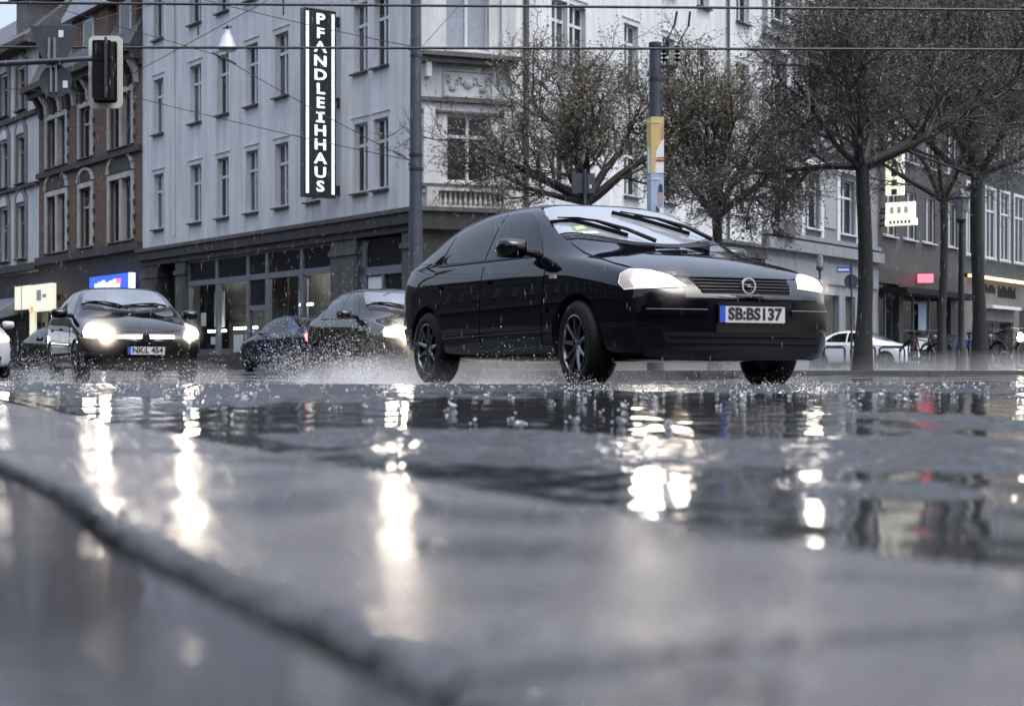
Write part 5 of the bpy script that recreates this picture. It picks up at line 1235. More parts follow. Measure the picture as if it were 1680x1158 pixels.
# ------------------------------------------------------------------ trees
def rot_about(v, ax, t): return Matrix.Rotation(t, 3, ax) @ v
def tree(name, label, base, fork_z, trunk_r, limbs, crown_r, seed, group='street trees in bud', droop=0.0, leaf='bud', dens=1.0, lean=(0, 0), twig_n=(7, 7, 6), box=None, leafn=3):
    """trunk, main limbs as parts, and a crown of thin branches and budding leaves grown out of the limbs"""
    r = random.Random(seed)
    root = thing(name, base, label, 'tree', group)
    tr = MB(); pts = []; rad = []
    n = 7
    for i in range(n + 1):
        t = i / n; pts.append((lean[0] * t + 0.04 * math.sin(t * 5 + seed), lean[1] * t + 0.04 * math.cos(t * 4 + seed), fork_z * t - 0.1 * (1 - t)))
        rad.append(trunk_r * (1.25 - 0.35 * min(1, t * 4) - 0.18 * t))
    tr.tube(pts, rad, 12); tr.build('trunk', M['bark'], root, smooth=True)
    crown_t = MB(); leaves = MB()
    top = Vector(pts[-1])
    def grow(p, d, L, ra, rb, segs, curl, up):
        out = [p.copy()]; rr = [ra]
        for i in range(segs):
            d = (d + Vector((r.gauss(0, curl), r.gauss(0, curl), r.gauss(0, curl) + up))).normalized()
            p = p + d * (L / segs); out.append(p.copy()); rr.append(ra + (rb - ra) * (i + 1) / segs)
        return out, rr
    def at(pl, t):
        k = t * (len(pl) - 1); i = min(int(k), len(pl) - 2); f = k - i
        return pl[i].lerp(pl[i + 1], f), (pl[i + 1] - pl[i]).normalized()
    def side(d, ang):
        o = d.orthogonal().normalized(); o = rot_about(o, d, r.uniform(0, 6.283))
        return (d * math.cos(ang) + o * math.sin(ang)).normalized()
    def leaf_at(p):
        s = r.uniform(0.018, 0.042); a = Vector((r.gauss(0, 1), r.gauss(0, 1), r.gauss(0, 0.6))).normalized() * s; b = a.orthogonal().normalized() * s * r.uniform(0.3, 0.6); b = rot_about(b, a.normalized(), r.uniform(0, 6))
        q = p + Vector((r.gauss(0, 0.04), r.gauss(0, 0.04), r.gauss(0, 0.04)))
        leaves.quad(q - a, q + b, q + a, q - b)
    for (az, el, L, rr0) in limbs:
        az, el = math.radians(az), math.radians(el)
        d = Vector((math.cos(az) * math.cos(el), math.sin(az) * math.cos(el), math.sin(el)))
        lb = MB(); pl, rl = grow(top - Vector((0, 0, 0.05)), d, L, trunk_r * rr0, trunk_r * rr0 * 0.25, 9, 0.10, 0.02)
        lb.tube(pl, rl, 8); lb.build('limb', M['bark'], root, smooth=True)
        n1 = max(3, int(twig_n[0] * dens))
        for i in range(n1):
            t = 0.22 + 0.78 * (i + r.random() * 0.7) / n1; t = min(t, 1.0)
            p, dd = at(pl, t)
            b1, r1 = grow(p, side(dd, r.uniform(0.5, 1.1)), L * r.uniform(0.35, 0.62), trunk_r * 0.20 * (1.2 - 0.5 * t), 0.012, 6, 0.16, 0.05 - droop)
            crown_t.tube(b1, r1, 5, cap=False)
            for j in range(twig_n[1]):
                t2 = 0.15 + 0.85 * (j + r.random()) / twig_n[1]; p2, d2 = at(b1, min(t2, 1))
                b2, r2 = grow(p2, side(d2, r.uniform(0.5, 1.2)), L * r.uniform(0.2, 0.36), 0.011, 0.004, 5, 0.22, 0.05 - droop * 1.5)
                crown_t.tube(b2, r2, 4, cap=False)
                for k in range(twig_n[2]):
                    t3 = 0.1 + 0.9 * (k + r.random()) / twig_n[2]; p3, d3 = at(b2, min(t3, 1))
                    b3, r3 = grow(p3, side(d3, r.uniform(0.4, 1.2)), L * r.uniform(0.09, 0.2), 0.0048, 0.0028, 3, 0.25, 0.06 - droop * 2)
                    crown_t.tube(b3, r3, 3, cap=False)
                    for q in range(leafn):
                        leaf_at(b3[r.randint(1, 3)])
    co = crown_t.build('crown', M['twig'], root)
    lv = leaves.build('leaves', M[leaf], co); lv['kind'] = 'stuff'
    return root
def on_px(px, Y, z=PV): return Vector(((px - CX) / F * Y, Y, z))
tree('broad_tree', 'low spreading tree in bud directly behind the black hatchback roof', on_px(962, 37), 3.95, 0.17,
     [(178, 28, 3.2, 0.75), (150, 52, 2.9, 0.7), (95, 68, 3.0, 0.7), (40, 55, 2.9, 0.7), (5, 30, 3.0, 0.75), (250, 50, 2.3, 0.6), (300, 60, 2.6, 0.6), (205, 14, 2.6, 0.5)], 2.4, 11, droop=0.0, twig_n=(9, 9, 8), leafn=6)
tree('round_tree', 'small round tree in bud between poster pole and large tree', on_px(1175, 38), 3.7, 0.16,
     [(175, 38, 2.2, 0.7), (120, 62, 2.9, 0.75), (60, 64, 3.0, 0.7), (5, 36, 2.2, 0.7), (260, 55, 2.4, 0.6), (310, 55, 2.4, 0.6), (230, 72, 3.1, 0.6)], 2, 23, twig_n=(9, 9, 8), leafn=6)
tree('plane_tree', 'large dark tree with thick forked trunk standing before the white saloon', on_px(1417, 29), 3.75, 0.17,
     [(178, 12, 2.3, 0.40), (112, 62, 2.4, 0.62), (60, 42, 3.4, 0.5), (8, 26, 4.2, 0.62), (330, 20, 3.6, 0.42), (270, 40, 3.0, 0.45), (220, 32, 2.4, 0.4), (90, 60, 2.4, 0.4)], 3, 37, droop=0.03, leaf='bud_dark', twig_n=(10, 10, 9), leafn=3)
tree('plane_tree', 'tall dark tree rising at the right edge in front of the green block', on_px(1604, 33), 4.1, 0.165,
     [(175, 18, 3.4, 0.5), (120, 55, 4.4, 0.7), (60, 62, 4.6, 0.7), (10, 30, 4.0, 0.6), (300, 40, 3.6, 0.5), (235, 52, 3.6, 0.5), (200, 62, 4.2, 0.5)], 3, 51, droop=0.03, leaf='bud_dark', twig_n=(10, 10, 9), leafn=3)
tree('plane_tree', 'thinner dark tree between the two large dark trees', on_px(1547, 41), 4.4, 0.13,
     [(170, 25, 3.2, 0.6), (110, 62, 4.4, 0.7), (50, 60, 4.2, 0.7), (5, 28, 3.4, 0.6), (280, 50, 3.2, 0.5), (220, 66, 4.4, 0.5)], 3, 67, droop=0.02, leaf='bud_dark', twig_n=(9, 9, 8), leafn=3)

# ------------------------------------------------------------------ poles, wires, lights, signs
def pole_thing(name, base, prof, label, cat, m='steel', bands=()):
    t = thing(name, base, label, cat)
    b = MB(); b.lathe(prof, 20); b.build('pole', M[m], t, smooth=True)
    for z, r_ in bands:
        c = MB(); c.lathe([(r_, z - 0.03), (r_, z + 0.03), (r_ - 0.03, z + 0.03), (r_ - 0.03, z - 0.03)], 20, closed=True); c.build('band', M['black_iron'], t)
    return t
YP = 33.6
tall = pole_thing('tram_pole', on_px(682, YP, PV), [(0.0, 0), (0.19, 0), (0.185, 0.1), (0.15, 0.2), (0.145, 3.4), (0.135, 3.5), (0.10, 9.5), (0.09, 11), (0, 11)], 'tall tapered steel pole standing in front of the corner building bay', 'pole', bands=((6.65, 0.128), (4.55, 0.145), (4.25, 0.147)))
for z, dx in ((6.8, -0.15), (4.35, -0.15), (6.62, 0.15)):
    b = MB(); b.box(min(dx, 0), max(dx, 0), -0.03, 0.03, z - 0.03, z + 0.03); b.build('wire_hook', M['black_iron'], tall)
YQ = 26.5
short = pole_thing('tram_pole', on_px(1075, YQ, PV), [(0.0, 0), (0.16, 0), (0.155, 0.2), (0.13, 0.3), (0.122, 4.6), (0.112, 6.12), (0.125, 6.125), (0.125, 6.2), (0.0, 6.21)], 'short steel pole with election posters and insulators on top', 'pole', bands=((5.5, 0.125),))
b = MB(); b.box(0.1, 0.42, -0.03, 0.03, 5.72, 5.78); b.tube([(0.1, 0, 5.62), (0.36, 0, 5.72)], 0.02, 6); b.build('bracket', M['black_iron'], short)
for k, dx in enumerate((0.17, 0.42)):
    b = MB(); z0 = 5.85
    for q in range(4): b.lathe([(0.02, z0 + q * 0.08), (0.062, z0 + 0.02 + q * 0.08), (0.062, z0 + 0.035 + q * 0.08), (0.02, z0 + 0.06 + q * 0.08)], 10, 'z', (dx, 0, 0))
    b.build('insulator', M['black'], short, smooth=True)
    b = MB(); b.tube([(dx, 0, z0 + 0.3), (dx + 0.16 + 0.02 * k, 0, z0 + 0.62), (dx + 0.2 + 0.02 * k, 0, z0 + 0.68)], 0.012, 5); b.tube([(dx + 0.19 + 0.02 * k, 0, z0 + 0.66), (dx + 0.24, 0, z0 + 0.94)], 0.024, 6); b.build('drop_link', M['wire'], short)
# posters strapped round the pole
YF = short.location
def poster(z0, z1, label, draw):
    t = thing('election_poster', (YF.x, YF.y, YF.z + z0), label, 'poster')
    w = 0.15; h = z1 - z0
    b = MB(); b.prism([(-w, -0.02), (-w * 0.6, -w), (w, -w * 0.95), (w, 0.08), (0.125, 0.125), (-w, 0.10)], 0, h, 'z')
    draw(t, b, w, h)
    s = MB(); s.lathe([(0.17, h * 0.9), (0.17, h * 0.9 + 0.015), (0.165, h * 0.9 + 0.015), (0.165, h * 0.9)], 16, closed=True); s.build('cable_tie', M['paper'], t)
    return t
def d1(t, b, w, h):
    b.build('poster_board', M['yellow'], t)
    q = MB(); q.prism([(-0.02, 0.0), (w, 0.0), (w, h * 0.62), (w * 0.6, h * 0.55), (0.0, h * 0.38)], -w - 0.004, -w - 0.0005, 'y'); q.build('printed_shirt', M['paper'], t)
    q = MB(); q.prism([(0.1, h * 0.62), (w, h * 0.60), (w, h * 0.9), (0.12, h * 0.86)], -w - 0.006, -w - 0.0045, 'y'); q.build('printed_face', M['skin'], t)
    q = MB(); q.box(0.0, w, -w - 0.008, -w - 0.0045, h * 0.20, h * 0.235); q.box(0.02, w, -w - 0.008, -w - 0.0045, h * 0.26, h * 0.28); q.build('printed_band', M['red_print'], t)
    q = MB(); q.box(0.0, w, -w - 0.0075, -w - 0.0042, h * 0.236, h * 0.259); q.build('printed_band', M['yellow'], t)
    q = MB(); q.box(-w, -0.09, -w * 0.55 - 0.05, -w * 0.55 - 0.045, 0.0, h * 0.45); q.build('printed_shirt', M['pale_blue'], t)
def d2(t, b, w, h):
    b.build('poster_board', M['pale_blue'], t)
    q = MB(); q.prism([(-0.01, 0), (0.09, 0), (0.06, h * 0.40), (0.0, h * 0.46)], -w - 0.004, -w - 0.0005, 'y'); q.build('printed_jacket', M['navy'], t)
    q = MB(); q.prism([(0.092, 0), (w, 0), (w, h * 0.4), (0.065, h * 0.42)], -w - 0.004, -w - 0.0005, 'y'); q.build('printed_shirt', M['paper'], t)
    q = MB(); q.prism([(0.05 + 0.035 + 0.045 * math.cos(a), h * 0.60 + h * 0.15 * math.sin(a)) for a in [2 * math.pi * i / 12 for i in range(12)]], -w - 0.006, -w - 0.0045, 'y'); q.build('printed_face', M['skin'], t)
    q = MB(); q.prism([(0.04, h * 0.68), (0.13, h * 0.68), (0.12, h * 0.8), (0.085, h * 0.83), (0.05, h * 0.79)], -w - 0.0075, -w - 0.0062, 'y'); q.build('printed_hair', M['navy'], t)
poster(3.72, 4.78, 'yellow election poster strapped round the pole above the blue one', d1)
poster(2.6, 3.715, 'pale blue election poster with printed man in glasses below the yellow one', d2)

for o_ in [short] + [q for q in bpy.data.objects if q.name.startswith('election_poster')]:
    k_ = 26.5 / 30.0; o_.scale = (k_, k_, k_); o_.location.z = PV + (o_.location.z - PV) * k_
def wire(px_pts, label, r_=0.011, name='overhead_wire', group='overhead wires'):
    b = MB(); b.tube([W(*p) for p in px_pts], r_, 6)
    o = b.build(name, M['wire'], smooth=True)
    if label: tag(o, label, 'wire', group)
    return o
def sag(p, q, n=10, s=0.0):
    return [(p[0] + (q[0] - p[0]) * i / n, p[1] + (q[1] - p[1]) * i / n + s * 4 * (i / n) * (1 - i / n), p[2] + (q[2] - p[2]) * i / n) for i in range(n + 1)]
wire(sag((-900, 0, 26.2), (3200, 30, 26.2), 14, -2), 'thick black cable crossing the top edge of the view', 0.023)
wire(sag((-900, 77, 25.8), (3200, 88, 25.8), 14, -2), 'thick black cable crossing just above the poster pole top', 0.023)
tp = tall.location
wire(sag((-160, -60, 46), (360, 92, 40), 6) + sag((360, 92, 40), (672, 263, YP), 8, 3)[1:], 'diagonal wire running down to the tall pole past the vertical sign')
wire(sag((250, -22, 44), (672, 76, YP), 10, 4), 'upper wire with a hanger running down to the top of the tall pole')
wire(sag((-200, 130, 46), (230, 162, 44), 5) + sag((230, 162, 44), (672, 263, YP - 0.05), 8, 3)[1:], 'long low wire from the left houses to the tall pole')
wire(sag((-120, 106, 40), (270, 3, 44), 8), 'thin wire rising over the traffic light towards the corner building')
wire(sag((180, 142, 45), (500, -32, 45), 8), 'wire carrying the white street lamp')
wire(sag((690, 80, YP), (690 + 90, -20, 40), 5), 'short wire leaving the tall pole upwards to the right', 0.008)
for px, py, Y in ((325, 62, 41.5), (465, 29, 38.8)):
    b = MB(); p = W(px, py, Y); b.tube([p + Vector((0, 0, 0.05)), p - Vector((0, 0, -0.55))], 0.022, 5); b.build('hanger', M['wire'], None); tag(bpy.data.objects[b and COL.objects[-1].name], 'short black insulator hanger clipped on a diagonal wire ' + ('near the street lamp' if px < 400 else 'left of the vertical sign'), 'hanger')
for i, (px, py, Y) in enumerate(((379, 101, 39.7), (357, 91, 40.0), (655, 253, 34.2))):
    b = MB(); p = W(px, py, Y); b.tube([p + Vector((-0.14, 0, 0.07)), p, p + Vector((0.14, 0, -0.07))], [0.02, 0.04, 0.02], 6)
    tag(b.build('wire_clamp', M['wire']), ['dark clamp on the diagonal wire just right of the street lamp', 'dark clamp on the diagonal wire just under the street lamp', 'dark clamp on the wire end beside the tall pole'][i], 'clamp')
# hanging street lamp
lp = W(373, 48, 45)
lamp = thing('street_lamp', lp, 'white bell shaped street lamp hanging from a wire before the grey front', 'lamp')
b = MB(); b.lathe([(0.03, -0.02), (0.09, -0.05), (0.10, -0.14), (0.14, -0.20), (0.22, -0.44), (0.29, -0.56), (0.28, -0.57), (0.2, -0.44), (0.05, -0.2)], 24); b.build('lamp_shade', M['lamp_white'], lamp, smooth=True)
b = MB(); b.lathe([(0.265, -0.56), (0.22, -0.63), (0.0, -0.66)], 20); b.build('lamp_glass', M['curtain_pane'], lamp, smooth=True)
b = MB(); b.tube([(0, 0, 0.1), (0, 0, -0.04)], 0.03, 8); b.tube([(-0.13, 0, 0.02), (0.13, 0, 0.06)], 0.02, 6); b.build('hanger', M['wire'], lamp)

# traffic light on its arm, with two road signs seen from behind
YT = 20.0
arm0 = W(-120, 112, YT); armE = W(184, 95, YT)
mast = thing('signal_arm', arm0, 'grey horizontal steel arm carrying the traffic light and two signs', 'signal arm')
L_ = armE - arm0
b = MB(); b.tube([(0, 0, 0), L_ * 0.6, L_], [0.042, 0.036, 0.03], 10); b.build('arm', M['steel'], mast, smooth=True)
b = MB(); b.tube([(0, 0, 0.3), (0, 0, -arm0.z - 0.05)], 0.08, 12); b.build('pole', M['steel'], mast, smooth=True)
tc_ = W(172, 118, YT + 0.12)
sig = thing('traffic_light', tc_, 'traffic light with pale rounded border hanging on the steel arm seen from behind', 'traffic light')
def rrect(w, h, r_, n=5):
    o = []
    for cx, cz, a0 in ((w - r_, h - r_, 0), (-w + r_, h - r_, 90), (-w + r_, -h + r_, 180), (w - r_, -h + r_, 270)):
        o += [(cx + r_ * math.cos(math.radians(a0 + 90 * i / n)), cz + r_ * math.sin(math.radians(a0 + 90 * i / n))) for i in range(n + 1)]
    return o
ow, oh = rrect(0.215, 0.46, 0.07), rrect(0.145, 0.385, 0.03)
b = MB(); nn_ = len(ow)
vs = [(x, 0.03, z) for x, z in ow] + [(x, 0.03, z) for x, z in oh] + [(x, 0.05, z) for x, z in ow] + [(x, 0.05, z) for x, z in oh]
fs = []
for i in range(nn_):
    j = (i + 1) % nn_
    fs += [(i, j, nn_ + j, nn_ + i), (2 * nn_ + i, 3 * nn_ + i, 3 * nn_ + j, 2 * nn_ + j), (i, 2 * nn_ + i, 2 * nn_ + j, j), (nn_ + i, nn_ + j, 3 * nn_ + j, 3 * nn_ + i)]
b.add(vs, fs); b.build('border', M['cream'], sig)
b = MB(); b.prism(rrect(0.15, 0.39, 0.03), 0.028, 0.045); b.build('back_board', M['black'], sig)
b = MB(); b.prism(rrect(0.12, 0.37, 0.03), -0.16, 0.027)
for z in (-0.12, 0.12): b.box(-0.125, 0.125, -0.165, 0.02, z - 0.012, z + 0.012)
b.build('signal_housing', M['black'], sig)
for z in (-0.25, 0, 0.25):
    b = MB(); b.lathe([(0.10, 0.046), (0.10, 0.20), (0.095, 0.20), (0.095, 0.046)], 14, 'y', (0, 0, z)); b.build('visor', M['black'], sig)
b = MB(); b.box(0.045, 0.075, -0.20, -0.168, -0.36, 0.40); b.build('mounting_rail', M['steel'], sig)
def sign_back(name, c, poly, label, rails, patch_xz):
    t = thing(name, c, label, 'road sign')
    b = MB(); b.prism(poly, 0.03, 0.036); b.build('sign_plate', M['signback'], t)
    for x, z0, z1 in rails:
        q = MB(); q.box(x - 0.012, x + 0.012, -0.002, 0.0295, z0, z1); q.build('rail', M['steel_light'], t)
    q = MB(); q.box(patch_xz[0] - 0.03, patch_xz[0] + 0.03, 0.026, 0.0298, patch_xz[1] - 0.045, patch_xz[1] + 0.045); q.build('approval_sticker', M['paper'], t)
    return t
c1 = W(88, 75, YT + 0.02); k = YT / F
sign_back('give_way_sign', c1, [(-41 * k, 33 * k), (41 * k, 33 * k), (38 * k, 24 * k), (20 * k, -22 * k), (6 * k, -40 * k), (-6 * k, -40 * k), (-20 * k, -22 * k), (-38 * k, 24 * k)], 'dark back of a triangular road sign on the signal arm', [(-0.06, -0.28, 0.1), (0.01, -0.28, 0.1)], (11 * k, 20 * k))
c2 = W(90, 133, YT + 0.02)
sign_back('round_sign', c2, [(27 * k * math.cos(a), 27 * k * math.sin(a)) for a in [2 * math.pi * i / 28 for i in range(28)]], 'dark back of a round road sign below the signal arm', [(-0.05, -0.14, 0.26), (0.015, -0.14, 0.26)], (16 * k, -5 * k))
# sign seen from behind over the car roof
t = thing('road_sign', on_px(960, 34.5, PV), 'dark grey road sign on a thin post seen from behind over the car roof', 'road sign')
b = MB(); b.tube([(0, 0, 0), (0, 0, 4.35)], 0.035, 8); b.build('pole', M['steel'], t, smooth=True)
b = MB(); b.box(-0.28, -0.05, 0.04, 0.05, 3.85, 4.28); b.box(0.05, 0.22, 0.04, 0.05, 3.85, 4.28); b.build('sign_plate', M['signback'], t)
b = MB(); b.box(0.10, 0.14, 0.030, 0.039, 3.95, 4.03); b.build('approval_sticker', M['paper'], t)

# street furniture on the right
t = thing('lamp_post', on_px(1345, 57, PV), 'slim dark lamp post with a lantern head beside the black hatchback', 'lamp post')
b = MB(); b.tube([(0, 0, 0), (0, 0, 0.8), (0, 0, 3.55)], [0.075, 0.06, 0.045], 10); b.build('pole', M['black_iron'], t, smooth=True)
b = MB(); b.lathe([(0.05, 3.5), (0.14, 3.58), (0.13, 3.66)], 12); b.lathe([(0.15, 4.0), (0.1, 4.06), (0, 4.12)], 12); b.box(-0.36, 0.36, -0.02, 0.02, 3.99, 4.03); b.build('lantern_frame', M['black_iron'], t)
b = MB(); b.lathe([(0.10, 3.66), (0.12, 3.8), (0.13, 4.0)], 12); b.build('lantern_glass', M['curtain_pane'], t, smooth=True)
t = thing('lamp_post', on_px(1577, 36, PV), 'black old style lamp column standing left of the right edge tree', 'lamp post')
b = MB(); b.lathe([(0.0, 0), (0.13, 0), (0.12, 0.5), (0.08, 0.6), (0.075, 1.2), (0.06, 3.0), (0.055, 3.3), (0.09, 3.34), (0, 3.35)], 12); b.build('pole', M['black_iron'], t, smooth=True)
b = MB(); b.lathe([(0.10, 3.35), (0.12, 3.42), (0.10, 3.44)], 10); b.lathe([(0.2, 3.86), (0.22, 3.9), (0.12, 4.05), (0.03, 4.12), (0, 4.2)], 10); b.build('lantern_frame', M['black_iron'], t)
b = MB(); b.lathe([(0.10, 3.44), (0.19, 3.86)], 8); b.build('lantern_glass', M['curtain_pane'], t)
t = thing('road_sign', on_px(1397, 46, PV), 'round road sign seen from behind with a street name plate on top', 'road sign')
b = MB(); b.tube([(0, 0, 0), (0, 0, 3.1)], 0.03, 8); b.build('pole', M['steel'], t, smooth=True)
b = MB(); b.prism([(0.21 * math.cos(a), 2.55 + 0.21 * math.sin(a)) for a in [2 * math.pi * i / 20 for i in range(20)]], 0.03, 0.04); b.build('sign_plate', M['signback'], t)
b = MB(); b.box(-0.44, -0.02, -0.035, -0.03, 2.80, 2.96); no_ = b.build('street_name_plate', M['plate_blue'], t)
b = MB(); b.box(-0.40, -0.08, -0.038, -0.0355, 2.85, 2.91); b.build('plate_lettering', M['paper'], no_)
# hoop railings
def hoop(px0, px1, Y, label):
    a, c = on_px(px0, Y), on_px(px1, Y); w = (c - a).length
    t = thing('railing', a, label, 'railing', 'steel hoop railings along the pavement')
    h = 0.60
    b = MB(); b.tube([(0, 0, -0.02), (0, 0, h - 0.08), (0.02, 0, h - 0.02), (0.08, 0, h), (w - 0.08, 0, h), (w - 0.02, 0, h - 0.02), (w, 0, h - 0.08), (w, 0, -0.02)], 0.028, 8); b.build('hoop', M['black_iron'], t, smooth=True)
    b = MB(); b.box(-0.03, w + 0.03, -0.035, 0.035, h + 0.029, h + 0.05); b.build('top_rail', M['steel'], t)
    for q in (0, w):
        b = MB(); b.lathe([(0.06, 0.0), (0.06, 0.015), (0.03, 0.02)], 10, 'z', (q, 0, 0)); b.build('base_plate', M['steel'], t)
hl_ = ['hoop railing just right of the black hatchback bumper', 'hoop railing in front of the white saloon left of the tree trunk', 'hoop railing directly behind the large tree trunk', 'hoop railing in front of the white saloon nose', 'hoop railing among the bicycles left of the grey bollard', 'hoop railing right of the grey bollard', 'hoop railing behind the right edge tree']
for (a, c), lb in zip([(1330, 1346), (1352, 1386), (1396, 1436), (1443, 1484), (1532, 1552), (1574, 1606), (1618, 1650)], hl_): hoop(a, c, 43.5, lb)
# grey flat topped bollard
t = thing('bollard', on_px(1559, 42, PV), 'grey square bollard with a flat dark cap among the bicycles', 'bollard')
b = MB(); b.box(-0.11, 0.11, -0.11, 0.11, 0, 0.86); b.build('post', M['steel'], t)
b = MB(); b.prism([(-0.16, 0.86), (0.16, 0.86), (0.13, 0.92), (-0.13, 0.92)], -0.15, 0.15); b.build('cap', M['black_iron'], t)
# blue cover behind the bicycles
t = thing('covered_stall', on_px(1571, 50, PV), 'low stall table under a blue cover behind the bicycles', 'stall')
b = MB(); b.prism([(-0.65, 0.72), (0.65, 0.72), (0.60, 0.88), (0.1, 0.93), (-0.58, 0.86)], -0.4, 0.4); b.build('cover', M['blue_tarp'], t)
for x in (-0.55, 0.55):
    b = MB(); b.box(x - 0.03, x + 0.03, -0.3, 0.3, 0, 0.72); b.build('leg', M['black_iron'], t)
# bicycles
def bicycle(px, Y, rz, label, lit=False):
    t = thing('bicycle', on_px(px, Y), label, 'bicycle', 'bicycles parked at the railings', rz)
    R_ = 0.34
    for x in (-0.52, 0.52):
        w = bpy.data.objects.new('wheel', None); COL.objects.link(w); w.parent = t; w.location = (x, 0, R_)
        b = MB(); b.lathe([(R_, -0.018), (R_ + 0.012, 0), (R_, 0.018), (R_ - 0.02, 0.012), (R_ - 0.02, -0.012)], 28, 'y', closed=True); b.build('tyre', M['tyre'], w, smooth=True)
        b = MB(); b.lathe([(R_ - 0.02, -0.012), (R_ - 0.02, 0.012), (R_ - 0.035, 0)], 28, 'y', closed=True)
        for k in range(10):
            a = 2 * math.pi * k / 10; b.tube([(0, 0, 0), (math.cos(a) * (R_ - 0.03), 0, math.sin(a) * (R_ - 0.03))], 0.003, 3, cap=False)
        b.build('rim', M['steel'], w)
        b = MB(); b.lathe([(R_ + 0.03, -0.03), (R_ + 0.035, 0), (R_ + 0.03, 0.03)], 28, 'y'); v2 = [v for v in b.v]
        b2 = MB(); b2.tube([(math.cos(a) * (R_ + 0.035), 0, math.sin(a) * (R_ + 0.035)) for a in [0.3 + i * 0.3 for i in range(9)]], 0.02, 4); b2.build('mudguard', M['black'], w)
    bb, hd, st, rh = (-0.06, 0, 0.30), (0.34, 0, 0.80), (-0.20, 0, 0.82), (-0.52, 0, R_)
    b = MB()
    for a, c in ((bb, hd), (bb, st), (st, (0.33, 0, 0.72)), (bb, rh), (st, rh), ((0.33, 0, 0.88), (0.52, 0, R_))): b.tube([a, c], 0.017, 6)
    b.build('frame', M['bike'], t, smooth=True)
    b = MB(); b.tube([(0.33, 0, 0.86), (0.32, 0, 1.0), (0.36, 0, 1.04)], 0.014, 6); b.tube([(0.22, -0.29, 1.02), (0.34, -0.2, 1.05), (0.37, 0, 1.04), (0.34, 0.2, 1.05), (0.22, 0.29, 1.02)], 0.013, 6); b.build('handlebar', M['steel'], t, smooth=True)
    b = MB(); b.prism([(-0.36, -0.07), (-0.36, 0.07), (-0.22, 0.07), (-0.08, 0.018), (-0.08, -0.018), (-0.22, -0.07)], 0.94, 0.99, 'z'); b.tube([(-0.2, 0, 0.8), (-0.22, 0, 0.94)], 0.014, 6); b.build('saddle', M['black'], t)
    b = MB(); b.lathe([(0.09, -0.01), (0.09, 0.01), (0.0, 0.012), (0.0, -0.012)], 14, 'y', (-0.06, 0.04, 0.30), closed=True); b.box(-0.03, 0.02, 0.05, 0.13, 0.13, 0.15); b.box(-0.14, -0.09, -0.13, -0.05, 0.45, 0.47); b.build('crank', M['steel_light'], t)
    b = MB(); b.box(-0.80, -0.25, -0.07, 0.07, 0.74, 0.755); b.tube([(-0.7, 0.05, 0.74), (-0.52, 0.03, R_)], 0.008, 4); b.build('carrier', M['black'], t)
    b = MB(); b.lathe([(0.05, 0.0), (0.045, 0.04), (0.0, 0.05)], 12, 'x', (0.42, 0, 0.88)); b.build('headlamp', M['lamp_core'] if lit else M['steel_light'], t)
    if lit:
        b = MB(); b.lathe([(0.0, 0.055), (0.10, 0.06), (0.10, 0.02), (0.0, 0.0)], 12, 'x', (0.42, 0, 0.80)); b.build('lamp_lens', M['lamp_core'], t)
    return t
for px, Y, rz, lb in [(1497, 42.5, 1.2, 'dark bicycle leaning at the railings nearest the white saloon'), (1514, 43.0, -1.0, 'dark bicycle behind the first one left of the grey bollard'),
                      (1535, 42.6, 1.8, 'dark bicycle just left of the grey bollard'), (1590, 42.8, 1.3, 'dark bicycle right of the grey bollard'),
                      (1626, 42.0, -1.9, 'dark bicycle just right of the right edge tree trunk'), (1642, 43.2, 1.0, 'dark bicycle standing left of the lit bicycle')]:
    bicycle(px, Y, rz, lb)
lb = bicycle(1657, 40.5, -1.25, 'bicycle with its bright white headlamp lit at the right edge', lit=True)
b = MB(); b.tube([(0, 0, 0), (0, 0, 1)], 0.035, 8); t = b.build('sign_post', M['steel']); t.location = on_px(1669, 44); tag(t, 'short grey post behind the lit bicycle at the right edge', 'post')
# ------------------------------------------------------------------ rain, splashes and spray
OCT = [(1, 0, 0), (-1, 0, 0), (0, 1, 0), (0, -1, 0), (0, 0, 1), (0, 0, -1)]
OCF = [(0, 2, 4), (2, 1, 4), (1, 3, 4), (3, 0, 4), (2, 0, 5), (1, 2, 5), (3, 1, 5), (0, 3, 5)]
def drops_mesh(name, items, m):
    vs = []; fs = []
    for (x, y, z, a, h) in items:
        o = len(vs)
        vs += [(x + p[0] * a, y + p[1] * a, z + p[2] * h) for p in OCT]; fs += [tuple(i + o for i in f) for f in OCF]
    me = bpy.data.meshes.new(name); me.from_pydata(vs, [], fs); me.materials.append(m)
    me.polygons.foreach_set('use_smooth', [True] * len(me.polygons))
    return kind(link(name, me), 'stuff')
r = random.Random(99)
it = []
for i in range(3600):
    Y = r.uniform(5, 34); x = r.uniform(-0.36, 0.36) * Y; z = r.uniform(0.05, 0.26 * Y)
    s = (Y / 11) ** 0.6
    it.append((x, Y, z, 0.0007 * s * r.uniform(0.6, 1.2), 0.028 * s * r.uniform(0.5, 1.4)))
drops_mesh('rain', it, M['rain'])
